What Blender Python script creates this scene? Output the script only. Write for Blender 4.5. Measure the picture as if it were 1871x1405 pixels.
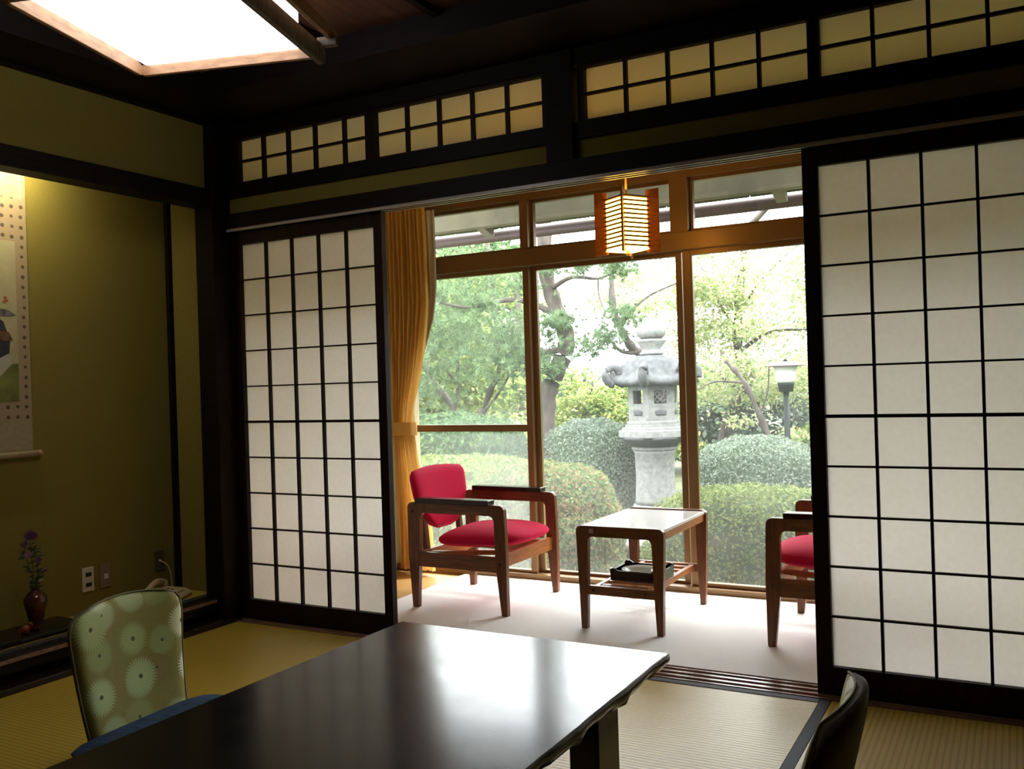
import bpy, bmesh, math, random
import numpy as np
from mathutils import Vector, Matrix
random.seed(7); rng = np.random.default_rng(11)
S = bpy.context.scene; COL = S.collection
for o in list(S.objects): bpy.data.objects.remove(o, do_unlink=True)
# ---------------------------------------------------------------- camera
CAM = (3.31, -2.934, 0.9953); YAW, PIT, ROL, FPX = 0.50363, -0.0012, -0.03124, 1674.46
F = Vector((-math.sin(YAW)*math.cos(PIT), math.cos(YAW)*math.cos(PIT), math.sin(PIT)))
R0 = Vector((math.cos(YAW), math.sin(YAW), 0)); U0 = R0.cross(F)
RV = R0*math.cos(ROL)+U0*math.sin(ROL); UV = -R0*math.sin(ROL)+U0*math.cos(ROL)
cd = bpy.data.cameras.new('camera'); cam = bpy.data.objects.new('camera', cd); COL.objects.link(cam)
cd.sensor_width = 36; cd.sensor_fit = 'HORIZONTAL'; cd.lens = FPX/1871*36; cd.clip_start = .02; cd.clip_end = 300
cam.matrix_world = Matrix(((RV.x, UV.x, -F.x, CAM[0]), (RV.y, UV.y, -F.y, CAM[1]), (RV.z, UV.z, -F.z, CAM[2]), (0, 0, 0, 1)))
S.camera = cam
# ---------------------------------------------------------------- world, sun, exposure
w = bpy.data.worlds.new('sky'); S.world = w; w.use_nodes = True
bg = w.node_tree.nodes['Background']; bg.inputs[0].default_value = (.93, .97, 1, 1); bg.inputs[1].default_value = 1.0
# overcast luminance: brighter towards the zenith, the same all the way round
_t = w.node_tree; _tc = _t.nodes.new('ShaderNodeTexCoord'); _sx = _t.nodes.new('ShaderNodeSeparateXYZ'); _t.links.new(_tc.outputs['Generated'], _sx.inputs[0])
_m = _t.nodes.new('ShaderNodeMath'); _m.operation = 'MAXIMUM'; _t.links.new(_sx.outputs['Z'], _m.inputs[0]); _m.inputs[1].default_value = 0
_n = _t.nodes.new('ShaderNodeMath'); _n.operation = 'MULTIPLY_ADD'; _t.links.new(_m.outputs[0], _n.inputs[0]); _n.inputs[1].default_value = 17.0; _n.inputs[2].default_value = 6.5
_t.links.new(_n.outputs[0], bg.inputs[1])
sd = bpy.data.lights.new('sun', 'SUN'); sd.energy = 8; sd.angle = math.radians(7); sd.color = (1, .94, .82)
sun = bpy.data.objects.new('sun', sd); COL.objects.link(sun)
sdir = Vector((.60, .62, .76)).normalized()   # towards the sun
sun.rotation_euler = sdir.to_track_quat('Z', 'Y').to_euler(); sun.location = (8, 8, 12)
S.view_settings.view_transform = 'Standard'; S.view_settings.look = 'None'
S.view_settings.exposure = 0.0; S.view_settings.gamma = 1; S.view_settings.use_curve_mapping = False
S.cycles.max_bounces = 10; S.cycles.diffuse_bounces = 5; S.cycles.transparent_max_bounces = 24
S.cycles.sample_clamp_indirect = 6; S.cycles.caustics_reflective = False; S.cycles.caustics_refractive = False

# ---------------------------------------------------------------- materials
class NT:
    def __init__(s, name):
        s.m = bpy.data.materials.new(name); s.m.use_nodes = True; s.t = s.m.node_tree; s.n = s.t.nodes
        s.b = s.n['Principled BSDF']; s.out = s.n['Material Output']
    def add(s, typ, **k):
        n = s.n.new(typ)
        for a, v in k.items():
            if a.startswith('_'): n.inputs[a[1:].replace('_', ' ')].default_value = v
            else: setattr(n, a, v)
        return n
    def l(s, a, b): s.t.links.new(a, b)
    def math(s, op, a, b=None, c=None, clamp=False):
        n = s.n.new('ShaderNodeMath'); n.operation = op; n.use_clamp = clamp
        for i, v in enumerate((a, b, c)):
            if v is None: continue
            if isinstance(v, (int, float)): n.inputs[i].default_value = v
            else: s.l(v, n.inputs[i])
        return n.outputs[0]
    def mix(s, f, a, b):
        n = s.n.new('ShaderNodeMix'); n.data_type = 'RGBA'
        for i, v in ((0, f), (6, a), (7, b)):
            if isinstance(v, (int, float, tuple)): n.inputs[i].default_value = v if not isinstance(v, tuple) else (*v, 1)[:4]
            else: s.l(v, n.inputs[i])
        return n.outputs[2]
    def ramp(s, f, stops):
        n = s.n.new('ShaderNodeValToRGB'); e = n.color_ramp.elements
        while len(e) < len(stops): e.new(.5)
        for i, (p, c) in enumerate(stops): e[i].position = p; e[i].color = (*c, 1)
        s.l(f, n.inputs[0]); return n.outputs[0]
    def bump(s, h, st=.2, d=.002):
        n = s.n.new('ShaderNodeBump'); n.inputs['Strength'].default_value = st; n.inputs['Distance'].default_value = d
        s.l(h, n.inputs['Height']); s.l(n.outputs[0], s.b.inputs['Normal'])
    def coord(s, scale=(1, 1, 1), kind='Object'):
        tc = s.n.new('ShaderNodeTexCoord'); mp = s.n.new('ShaderNodeMapping'); mp.inputs['Scale'].default_value = scale
        s.l(tc.outputs[kind], mp.inputs[0]); return mp.outputs[0]
    def noise(s, v, sc, det=3):
        n = s.n.new('ShaderNodeTexNoise'); n.inputs['Scale'].default_value = sc; n.inputs['Detail'].default_value = det
        s.l(v, n.inputs['Vector']); return n.outputs[0]
def pm(name, col, rough=.5, metal=0, spec=.4, emit=None, es=0, coat=0, noise=None, var=.25, bump=0, scale=(1, 1, 1), sheen=0):
    t = NT(name); b = t.b
    b.inputs['Base Color'].default_value = (*col, 1); b.inputs['Roughness'].default_value = rough
    b.inputs['Metallic'].default_value = metal; b.inputs['Specular IOR Level'].default_value = spec
    b.inputs['Coat Weight'].default_value = coat; b.inputs['Sheen Weight'].default_value = sheen
    if emit: b.inputs['Emission Color'].default_value = (*emit, 1); b.inputs['Emission Strength'].default_value = es
    if noise:
        f = t.noise(t.coord(scale), noise)
        lo = tuple(c*(1-var) for c in col); hi = tuple(min(1, c*(1+var)) for c in col)
        t.l(t.ramp(f, [(.3, lo), (.7, hi)]), b.inputs['Base Color'])
        if bump: t.bump(f, bump)
    return t.m
M = {}
M['dark'] = pm('dark_wood', (.006, .0032, .002), .6, spec=.18, noise=6, scale=(1, 1, 12), var=.4)
M['darkh'] = pm('dark_lacquered_wood', (.014, .007, .005), .3, noise=5, scale=(2, 20, 20), var=.4)
M['doorwood'] = pm('door_wood', (.013, .005, .0035), .55, spec=.2, noise=8, scale=(8, 8, 1), var=.35)
M['sill'] = pm('sill_wood', (.28, .15, .10), .24, noise=6, scale=(1.5, 30, 30), var=.4)
M['plaster'] = pm('olive_plaster', (.205, .155, .026), .95, noise=180, var=.10, bump=.25)
M['plaster2'] = pm('veranda_plaster', (.72, .62, .36), .9, noise=60, var=.06)
M['ceil'] = pm('ceiling_board', (.075, .026, .010), .6, noise=4, scale=(10, 1, 1), var=.45)
M['ceilv'] = pm('veranda_ceiling', (.78, .56, .22), .6, noise=4, scale=(1, 10, 1), var=.15)
M['vfloor'] = pm('veranda_floor_wood', (.45, .27, .10), .4, noise=6, scale=(1, 10, 1), var=.15)
M['bronze'] = pm('bronze_window_frame', (.23, .13, .055), .36, metal=.3, noise=3, scale=(1, 1, 1), var=.1)
M['bronzel'] = pm('bronze_bead', (.26, .19, .08), .35, metal=.3)
M['black'] = pm('black_lacquer', (.004, .004, .005), .16, spec=.6)
M['brown'] = pm('chair_wood', (.15, .052, .02), .33, noise=7, scale=(12, 12, 1.5), var=.35)
M['brownh'] = pm('chair_wood_rail', (.17, .062, .022), .33, noise=7, scale=(1.5, 12, 12), var=.35)
M['orange'] = pm('orange_wood', (.36, .12, .03), .35, noise=7, scale=(12, 1.5, 12), var=.25)  # brighter rail wood, the light falling on the rails put into its colour
M['pad'] = pm('arm_pad_wood', (.028, .012, .009), .16, noise=6, scale=(2, 14, 14), var=.3)
M['wmelamine'] = pm('white_tabletop', (.86, .85, .82), .12)
M['lampwood'] = pm('lamp_wood', (.34, .185, .095), .5, noise=6, scale=(3, 3, 12), var=.3)
M['lampwood2'] = pm('lamp_weathered_wood', (.115, .085, .055), .6, noise=8, scale=(8, 8, 3), var=.4)
M['diffuser'] = pm('lamp_diffuser', (.9, .9, .9), .5, emit=(.97, .98, 1), es=4.8)
M['paperlamp'] = pm('lantern_paper', (.9, .8, .6), .7, emit=(1, .54, .075), es=13)
M['lanternwood'] = pm('lantern_wood', (.30, .10, .028), .5, noise=9, scale=(3, 3, 10), var=.3)
M['tocord'] = pm('lantern_cord', (.45, .25, .06), .6)
M['brass'] = pm('brass', (.7, .45, .12), .3, metal=.8)
M['alcovelight'] = pm('alcove_lamp_tube', (.9, .9, .8), .5, emit=(1, .9, .62), es=2.2)
M['white'] = pm('white_plastic', (.62, .54, .40), .4)
M['tan'] = pm('tan_plastic', (.22, .15, .09), .45)
M['dkplate'] = pm('dark_plate', (.085, .065, .035), .45)
M['hole'] = pm('dark_opening', (.01, .01, .012), .5)
M['phone'] = pm('phone_plastic', (.60, .44, .26), .35)
M['key'] = pm('phone_keys', (.12, .09, .07), .5)
M['vase'] = pm('vase_glaze', (.075, .018, .012), .13, coat=.5, noise=9, var=.5)
M['vleaf'] = pm('flower_leaf', (.02, .055, .02), .5)
M['vstem'] = pm('flower_stem', (.04, .06, .02), .6)
M['purple'] = pm('purple_petal', (.16, .045, .22), .6)
M['lilac'] = pm('lilac_petal', (.30, .14, .30), .6)
M['wpetal'] = pm('white_petal', (.6, .55, .35), .6)
M['red'] = pm('red_ornament', (.24, .045, .02), .4, noise=40, var=.6)
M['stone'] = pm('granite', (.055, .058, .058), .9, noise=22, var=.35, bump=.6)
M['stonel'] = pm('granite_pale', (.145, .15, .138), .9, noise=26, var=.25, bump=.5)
M['rock'] = pm('garden_rock', (.16, .155, .14), .9, noise=8, var=.5, bump=.8)
M['bark'] = pm('bark', (.075, .055, .04), .9, noise=14, scale=(1, 1, .35), var=.6, bump=.9)
M['barkg'] = pm('grey_bark', (.062, .050, .042), .9, noise=14, scale=(1, 1, .35), var=.5, bump=.9)
M['soil'] = pm('soil', (.05, .06, .025), .95, noise=3, var=.5)
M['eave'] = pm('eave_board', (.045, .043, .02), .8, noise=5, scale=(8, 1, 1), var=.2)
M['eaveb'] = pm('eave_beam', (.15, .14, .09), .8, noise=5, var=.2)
M['gutter'] = pm('gutter', (.06, .035, .03), .5)
M['pole'] = pm('lamp_post_paint', (.006, .009, .009), .6, spec=.15)
M['globe'] = pm('milk_glass', (.62, .62, .57), .3)
M['cap'] = pm('lamp_cap', (.20, .14, .14), .5)
M['border'] = pm('tatami_border', (.012, .017, .028), .7, noise=200, var=.3)
M['brocade'] = pm('brocade_border', (.035, .035, .03), .7, noise=90, var=.8)
M['pipe'] = pm('piping_cord', (.20, .18, .09), .7)
M['strip'] = pm('groove_strip', (.45, .38, .32), .25)  # pale colour stands in for light reflected along the lintel ridges
M['lace'] = pm('sheer_curtain', (.75, .73, .68), .9)
M['blue'] = pm('blue_cushion', (.03, .062, .12), .8, spec=.2, noise=7, scale=(2, 14, 2), var=.6)
M['dkfab'] = pm('zaisu_back_fabric', (.055, .048, .03), .85, noise=24, var=.5, sheen=.3)
M['rink'] = pm('roller_end', (.45, .25, .10), .5)
M['silk1'] = pm('scroll_silk_plain', (.33, .26, .15), .8, noise=60, var=.1)
M['paperp'] = pm('painting_ground', (.40, .34, .19), .8, noise=20, var=.08)
M['pgreen'] = pm('painting_green', (.16, .17, .04), .8, noise=12, var=.4)
M['pgrey'] = pm('painting_grey', (.14, .13, .12), .8, noise=40, var=.6)
M['pdark'] = pm('painting_ink', (.03, .03, .045), .8, noise=20, var=.5)
M['pbrown'] = pm('painting_brown', (.12, .055, .02), .8, noise=30, var=.5)
M['pwhite'] = pm('painting_white', (.42, .38, .30), .8)
M['pred'] = pm('painting_red', (.45, .08, .02), .8)
M['plate'] = pm('celadon_glaze', (.62, .68, .62), .15)
M['sticker'] = pm('paper_sticker', (.42, .36, .28), .7)

def mat_silk():
    t = NT('scroll_silk_figured'); v = t.coord((0, 26, 26))
    n = t.add('ShaderNodeTexVoronoi'); n.inputs['Scale'].default_value = 1.0; n.inputs['Randomness'].default_value = .12
    t.l(v, n.inputs['Vector'])
    f = t.math('LESS_THAN', n.outputs['Distance'], .2)
    t.l(t.mix(f, (.34, .24, .14), (.09, .06, .035)), t.b.inputs['Base Color']); t.b.inputs['Roughness'].default_value = .8
    return t.m
M['silk2'] = mat_silk()

def mat_tatami(axis, name, col):
    # ribs run along `axis`; each rib about 15 mm wide
    t = NT(name); tc = t.n.new('ShaderNodeTexCoord'); sp = t.n.new('ShaderNodeSeparateXYZ'); t.l(tc.outputs['Object'], sp.inputs[0])
    a = sp.outputs['Y' if axis == 'x' else 'X']
    s = t.math('SINE', t.math('MULTIPLY', a, 2*math.pi/.0165))
    rib = t.math('ABSOLUTE', t.math('SINE', t.math('MULTIPLY', a, math.pi/.0165)))
    rib = t.math('POWER', rib, .45)
    sc = (4, 220, 1) if axis == 'y' else (220, 4, 1)
    n1 = t.noise(t.coord(sc), 1.0, 2); n2 = t.noise(t.coord((1, 1, 1)), 2.5, 3)
    c = t.mix(n1, tuple(x*.82 for x in col), tuple(min(1, x*1.15) for x in col))
    c = t.mix(t.math('MULTIPLY', n2, .5), c, (col[0]*1.15, col[1]*.95, col[2]*.6))
    c = t.mix(rib, tuple(x*.45 for x in col), c)
    t.l(c, t.b.inputs['Base Color']); t.b.inputs['Roughness'].default_value = .42; t.b.inputs['Specular IOR Level'].default_value = .35; t.b.inputs['Coat Weight'].default_value = .18; t.b.inputs['Coat Roughness'].default_value = .34
    t.bump(rib, .5, .002); return t.m
M['tatx'] = mat_tatami('x', 'tatami_ribs_across', (.50, .355, .05))
M['taty'] = mat_tatami('y', 'tatami_ribs_along', (.50, .355, .05))

def mat_carpet():
    t = NT('carpet'); v = t.coord()
    n = t.noise(v, 240, 2); n2 = t.noise(v, 5, 3)
    t.l(t.mix(n, (.78, .775, .755), (.89, .885, .865)), t.b.inputs['Base Color']); t.b.inputs['Roughness'].default_value = 1
    t.bump(n, .5, .003); return t.m
M['carpet'] = mat_carpet(); M['carpedge'] = pm('carpet_edge', (.13, .065, .05), .95, noise=150, var=.4)

def mat_paper(nm='shoji_paper', a=(.77, .72, .64), b=(.86, .81, .73)):
    t = NT(nm); n = t.noise(t.coord(), 55, 4)
    c = t.mix(n, a, b)
    d = t.add('ShaderNodeBsdfDiffuse'); tr = t.add('ShaderNodeBsdfTranslucent'); mx = t.add('ShaderNodeMixShader'); mx.inputs[0].default_value = .62
    t.l(c, d.inputs[0]); t.l(c, tr.inputs[0]); t.l(d.outputs[0], mx.inputs[1]); t.l(tr.outputs[0], mx.inputs[2]); t.l(mx.outputs[0], t.out.inputs[0])
    return t.m
M['paper'] = mat_paper(); M['paperold'] = mat_paper('aged_paper', (.93, .80, .50), (.97, .87, .60))  # high-window paper carries the warm veranda light in its colour

def mat_glass(name, dust_veil, smear=None):
    t = NT(name)
    tr = t.add('ShaderNodeBsdfTransparent'); tr.inputs[0].default_value = (.96, .96, .95, 1)
    gl = t.add('ShaderNodeBsdfGlossy'); gl.inputs['Roughness'].default_value = .0
    lw = t.add('ShaderNodeLayerWeight'); fr = t.math('ADD', t.math('MULTIPLY', t.math('POWER', lw.outputs['Facing'], 5.0), .9), .045)
    m1 = t.add('ShaderNodeMixShader'); t.l(fr, m1.inputs[0]); t.l(tr.outputs[0], m1.inputs[1]); t.l(gl.outputs[0], m1.inputs[2])
    df = t.add('ShaderNodeBsdfTranslucent'); df.inputs[0].default_value = (.9, .93, .9, 1)
    v = t.coord(); n = t.noise(v, 3.0, 4)
    amt = t.math('MULTIPLY', n, dust_veil*2)  # translucent share stands in for dust and for veiling haze over the view
    if smear:
        z0, zt, x0 = smear
        tc = t.n.new('ShaderNodeTexCoord'); sp = t.n.new('ShaderNodeSeparateXYZ'); t.l(tc.outputs['Object'], sp.inputs[0])
        a = t.math('SUBTRACT', 1, t.math('DIVIDE', t.math('SUBTRACT', sp.outputs['Z'], z0), zt), clamp=True)
        b = t.math('MULTIPLY', t.math('SUBTRACT', sp.outputs['X'], x0), 2.2, clamp=True)
        amt = t.math('ADD', amt, t.math('MULTIPLY', t.math('MULTIPLY', a, b), .07))
    m2 = t.add('ShaderNodeMixShader'); t.l(amt, m2.inputs[0]); t.l(m1.outputs[0], m2.inputs[1]); t.l(df.outputs[0], m2.inputs[2])
    t.l(m2.outputs[0], t.out.inputs[0]); return t.m
M['glass'] = mat_glass('window_glass', .04)
M['glassd'] = mat_glass('dusty_window_glass', .055, (.79, .13, .45))
M['glasst'] = mat_glass('transom_glass', .012)

def mat_leaf(name, cols, trans=.45):
    t = NT(name); g = t.add('ShaderNodeNewGeometry')
    c = t.ramp(g.outputs['Random Per Island'], [(i/(len(cols)-1), k) for i, k in enumerate(cols)])
    d = t.add('ShaderNodeBsdfDiffuse'); tr = t.add('ShaderNodeBsdfTranslucent'); mx = t.add('ShaderNodeMixShader'); mx.inputs[0].default_value = trans
    hs = t.add('ShaderNodeHueSaturation'); hs.inputs['Value'].default_value = 1.5; hs.inputs['Hue'].default_value = .485; t.l(c, hs.inputs['Color'])
    t.l(c, d.inputs[0]); t.l(hs.outputs[0], tr.inputs[0]); t.l(d.outputs[0], mx.inputs[1]); t.l(tr.outputs[0], mx.inputs[2]); t.l(mx.outputs[0], t.out.inputs[0])
    return t.m
M['lf_hedge'] = mat_leaf('hedge_leaf', [(0.048, 0.085, 0.027), (0.094, 0.136, 0.048), (0.150, 0.188, 0.068), (0.206, 0.231, 0.095)], .3)
M['lf_bush'] = mat_leaf('bush_leaf', [(0.055, 0.101, 0.039), (0.101, 0.147, 0.062), (0.154, 0.169, 0.077), (0.200, 0.116, 0.077)], .3)
M['lf_pale'] = mat_leaf('pale_leaf', [(0.063, 0.094, 0.063), (0.115, 0.146, 0.110), (0.199, 0.225, 0.183)], .3)
M['lf_pine'] = mat_leaf('pine_needle', [(0.061, 0.105, 0.059), (0.114, 0.177, 0.093), (0.175, 0.233, 0.116)], .25)
M['lf_maple'] = mat_leaf('maple_leaf', [(0.136, 0.201, 0.087), (0.218, 0.285, 0.131), (0.345, 0.381, 0.209), (0.382, 0.334, 0.218)], .5)
M['lf_green'] = mat_leaf('broad_leaf', [(0.102, 0.159, 0.056), (0.184, 0.241, 0.085), (0.327, 0.352, 0.130)], .5)
M['lf_dark'] = mat_leaf('dark_leaf', [(0.039, 0.077, 0.039), (0.070, 0.116, 0.055), (0.108, 0.154, 0.070)], .35)
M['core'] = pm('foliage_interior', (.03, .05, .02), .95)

def mat_curtain():
    t = NT('mustard_curtain'); n = t.noise(t.coord((60, 60, 300)), 1, 2)
    c = t.mix(n, (.84, .58, .19), (.93, .70, .30))
    d = t.add('ShaderNodeBsdfDiffuse'); tr = t.add('ShaderNodeBsdfTranslucent'); mx = t.add('ShaderNodeMixShader'); mx.inputs[0].default_value = .45
    t.l(c, d.inputs[0]); t.l(c, tr.inputs[0]); t.l(d.outputs[0], mx.inputs[1]); t.l(tr.outputs[0], mx.inputs[2]); t.l(mx.outputs[0], t.out.inputs[0]); return t.m
M['curtain'] = mat_curtain()
M['redfab'] = pm('crimson_upholstery', (.66, .006, .060), .85, spec=.2, noise=300, var=.1)

def mat_table():
    t = NT('black_lacquer_tabletop'); t.b.inputs['Base Color'].default_value = (.006, .007, .010, 1)
    n = t.noise(t.coord(), 130, 2); n2 = t.noise(t.coord((1, 1, 1)), 6, 4)
    t.l(t.ramp(n2, [(.3, (.17,)*3), (.7, (.24,)*3)]), t.b.inputs['Roughness'])
    t.b.inputs['Specular IOR Level'].default_value = .28
    t.b.inputs['Coat Weight'].default_value = .2; t.b.inputs['Coat Roughness'].default_value = .12
    t.bump(n, .05, .0006); return t.m
M['table'] = mat_table()

def mat_floral():
    # chrysanthemum print: two overlapping layers of radial flowers, one per Voronoi cell
    t = NT('floral_brocade'); tc = t.n.new('ShaderNodeTexCoord'); sp = t.n.new('ShaderNodeSeparateXYZ'); t.l(tc.outputs['Object'], sp.inputs[0])
    fine = t.noise(t.coord((260, 260, 260)), 1, 2)
    def layer(scale, ox, lim0, pal, petals):
        cb = t.n.new('ShaderNodeCombineXYZ'); t.l(t.math('MULTIPLY_ADD', sp.outputs['Y'], scale, ox), cb.inputs[0]); t.l(t.math('MULTIPLY_ADD', sp.outputs['Z'], scale, ox*.7), cb.inputs[1])
        v = t.add('ShaderNodeTexVoronoi'); v.voronoi_dimensions = '2D'; v.inputs['Scale'].default_value = 1; v.inputs['Randomness'].default_value = .55
        t.l(cb.outputs[0], v.inputs['Vector'])
        df = t.add('ShaderNodeVectorMath', operation='SUBTRACT'); t.l(cb.outputs[0], df.inputs[0]); t.l(v.outputs['Position'], df.inputs[1])
        s2 = t.n.new('ShaderNodeSeparateXYZ'); t.l(df.outputs[0], s2.inputs[0])
        ang = t.math('ARCTAN2', s2.outputs['Y'], s2.outputs['X']); r = v.outputs['Distance']
        pet = t.math('ABSOLUTE', t.math('SINE', t.math('MULTIPLY', ang, petals)))
        sc = t.n.new('ShaderNodeSeparateColor'); t.l(v.outputs['Color'], sc.inputs[0])
        lim = t.math('ADD', t.math('ADD', t.math('MULTIPLY', pet, .10), lim0), t.math('MULTIPLY', sc.outputs[1], .10))
        inside = t.math('MULTIPLY', t.math('SUBTRACT', lim, r), 11.0, clamp=True)
        cell = t.ramp(sc.outputs[0], pal)
        st_ = t.math('MULTIPLY', t.math('SUBTRACT', 1, pet), t.math('MULTIPLY', r, 1.1, clamp=True))
        cell = t.mix(st_, cell, (0.170, 0.157, 0.042))
        return inside, t.mix(t.math('LESS_THAN', r, .045), cell, (0.056, 0.061, 0.017))
    ground = t.mix(fine, (0.189, 0.166, 0.027), (0.377, 0.316, 0.061))
    m1, c1 = layer(9.5, 3.3, .36, [(.0, (0.282, 0.194, 0.042)), (.35, (0.320, 0.334, 0.069)), (.65, (0.377, 0.474, 0.178)), (1.0, (0.528, 0.597, 0.300))], 23)
    m2, c2 = layer(7.2, 1.15, .26, [(.0, (0.377, 0.264, 0.055)), (.25, (0.452, 0.474, 0.069)), (.5, (0.452, 0.580, 0.246)), (.75, (0.754, 0.807, 0.437)), (.9, (.88, .88, .66))], 17)
    c = t.mix(m2, t.mix(m1, ground, c1), c2)
    hs = t.add('ShaderNodeMix', data_type='RGBA', blend_type='MULTIPLY'); hs.inputs[0].default_value = .5; t.l(c, hs.inputs[6]); t.l(t.ramp(fine, [(.3, (0.943, 0.878, 0.683)), (.7, (1, 1, 1))]), hs.inputs[7])
    t.l(hs.outputs[2], t.b.inputs['Base Color']); t.b.inputs['Roughness'].default_value = .6
    t.bump(fine, .25, .001); return t.m
M['floral'] = mat_floral()

# ---------------------------------------------------------------- object helpers
def props(o, label=None, cat=None, group=None, kind=None):
    if label: o['label'] = label
    if cat: o['category'] = cat
    if group: o['group'] = group
    if kind: o['kind'] = kind
    return o
def link(name, me, mat=None, parent=None):
    o = bpy.data.objects.new(name, me); COL.objects.link(o)
    if mat is not None: me.materials.clear(); me.materials.append(M[mat] if isinstance(mat, str) else mat)
    if parent is not None: o.parent = parent
    return o
def thing(name, label, cat, loc=(0, 0, 0), rz=0, group=None, kind=None):
    o = bpy.data.objects.new(name, None); COL.objects.link(o); o.location = loc; o.rotation_euler = (0, 0, rz); o.empty_display_size = .05
    return props(o, label, cat, group, kind)
def mesh(name, vs, fs, mat=None, parent=None, smooth=False):
    me = bpy.data.meshes.new(name); me.from_pydata([tuple(v) for v in vs], [], fs); me.update()
    bm = bmesh.new(); bm.from_mesh(me); bmesh.ops.recalc_face_normals(bm, faces=bm.faces); bm.to_mesh(me); bm.free()
    if smooth:
        for p in me.polygons: p.use_smooth = True
    return link(name, me, mat, parent)
def bev(o, w, seg=2):
    m = o.modifiers.new('bevel', 'BEVEL'); m.width = w; m.segments = seg; m.limit_method = 'ANGLE'; m.angle_limit = .6
    m.harden_normals = False
    return o
def box(name, x0, x1, y0, y1, z0, z1, mat, parent=None, b=0, off=(0, 0, 0)):
    x0 -= off[0]; x1 -= off[0]; y0 -= off[1]; y1 -= off[1]; z0 -= off[2]; z1 -= off[2]
    vs = [(x, y, z) for x in (x0, x1) for y in (y0, y1) for z in (z0, z1)]
    fs = [(0, 1, 3, 2), (4, 6, 7, 5), (0, 4, 5, 1), (2, 3, 7, 6), (0, 2, 6, 4), (1, 5, 7, 3)]
    o = mesh(name, vs, fs, mat, parent)
    return bev(o, b) if b else o
def prism(name, pts, a0, a1, mat, parent=None, axis='y', b=0, smooth=False):
    # pts in the two other axes; extruded along axis
    def P(p, a): return {'y': (p[0], a, p[1]), 'x': (a, p[0], p[1]), 'z': (p[0], p[1], a)}[axis]
    n = len(pts); vs = [P(p, a0) for p in pts]+[P(p, a1) for p in pts]
    fs = [tuple(range(n))[::-1], tuple(range(n, 2*n))]+[(i, (i+1) % n, n+(i+1) % n, n+i) for i in range(n)]
    o = mesh(name, vs, fs, mat, parent, smooth)
    return bev(o, b) if b else o
def lathe(name, prof, mat, parent=None, n=24, c=(0, 0), ang0=0, smooth=True):
    vs = []; fs = []
    for r, z in prof:
        for k in range(n):
            a = ang0+2*math.pi*k/n; vs.append((c[0]+r*math.cos(a), c[1]+r*math.sin(a), z))
    for i in range(len(prof)-1):
        for k in range(n):
            k2 = (k+1) % n; fs.append((i*n+k, i*n+k2, (i+1)*n+k2, (i+1)*n+k))
    fs.append(tuple(range(n))[::-1]); fs.append(tuple((len(prof)-1)*n+k for k in range(n)))
    return mesh(name, vs, fs, mat, parent, smooth)
def tube(name, pts, rad, mat, parent=None, n=8, smooth=True):
    pts = [Vector(p) for p in pts]; rr = rad if isinstance(rad, (list, tuple)) else [rad]*len(pts)
    vs = []; fs = []
    for i, p in enumerate(pts):
        d = (pts[min(i+1, len(pts)-1)]-pts[max(i-1, 0)]).normalized()
        up = Vector((0, 0, 1)) if abs(d.z) < .9 else Vector((1, 0, 0))
        a = d.cross(up).normalized(); b_ = d.cross(a).normalized()
        for k in range(n):
            t = 2*math.pi*k/n; vs.append(p+(a*math.cos(t)+b_*math.sin(t))*rr[i])
    for i in range(len(pts)-1):
        for k in range(n):
            k2 = (k+1) % n; fs.append((i*n+k, i*n+k2, (i+1)*n+k2, (i+1)*n+k))
    fs.append(tuple(range(n))[::-1]); fs.append(tuple((len(pts)-1)*n+k for k in range(n)))
    return mesh(name, vs, fs, mat, parent, smooth)
def smoothpath(pts, n=6):
    pts = [Vector(p) for p in pts]; out = []
    P = [pts[0]]+pts+[pts[-1]]
    for i in range(1, len(P)-2):
        for k in range(n):
            t = k/n; a, b_, c, d = P[i-1], P[i], P[i+1], P[i+2]
            out.append(.5*((2*b_)+(c-a)*t+(2*a-5*b_+4*c-d)*t*t+(-a+3*b_-3*c+d)*t**3))
    out.append(pts[-1]); return out
def lerp(tab, z):
    tab = sorted(tab)
    if z <= tab[0][0]: return tab[0][1]
    for (a, va), (b_, vb) in zip(tab, tab[1:]):
        if z <= b_: return va+(vb-va)*(z-a)/(b_-a)
    return tab[-1][1]

# ================================================================ ROOM SHELL
XL, XR, YB, ZC = .30, 4.3, -4.3, 2.15        # left wall, right wall, rear wall, cornice height
WX = 3.62                                     # inner end of the partition opening
st = dict(kind='structure')
def struct(name, label, cat, *a, **k):
    o = box(name, *a, **k); return props(o, label, cat, kind='structure')
# floor with tatami mats
fl = props(box('floor', -.1, XR+.1, YB-.1, .085, -.06, -.045, 'dark'), 'floor under the tatami mats of the main room', 'floor', kind='structure')
def mat_piece(x0, x1, y0, y1, rib, borders):
    t = box('tatami_mat', x0, x1, y0, y1, -.045, 0, 'tatx' if rib == 'x' else 'taty', fl)
    for b_ in borders:
        w_ = .03
        q = {'y1': (x0, x1, y1-w_, y1), 'y0': (x0, x1, y0, y0+w_), 'x0': (x0, x0+w_, y0, y1), 'x1': (x1-w_, x1, y0, y1)}[b_]
        box('cloth_border', q[0], q[1], q[2], q[3], -.002, .002, 'border', t)
mat_piece(1.06, 2.757, -.89, -.042, 'x', ['y1', 'y0'])
mat_piece(2.76, 3.60, -1.74, -.042, 'y', ['x0', 'x1'])
mat_piece(3.602, XR-.002, -1.74, -.042, 'y', ['x0'])
mat_piece(XL+.02, 1.058, -1.74, -.042, 'x', ['x1'])
mat_piece(1.06, 2.757, -1.74, -.892, 'x', ['y1', 'y0'])
mat_piece(XL+.02, 1.9, -2.59, -1.742, 'x', ['y1']); mat_piece(1.902, 3.6, -2.59, -1.742, 'x', ['y1'])
mat_piece(3.602, XR-.002, -2.59, -1.742, 'x', ['y1'])
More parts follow.
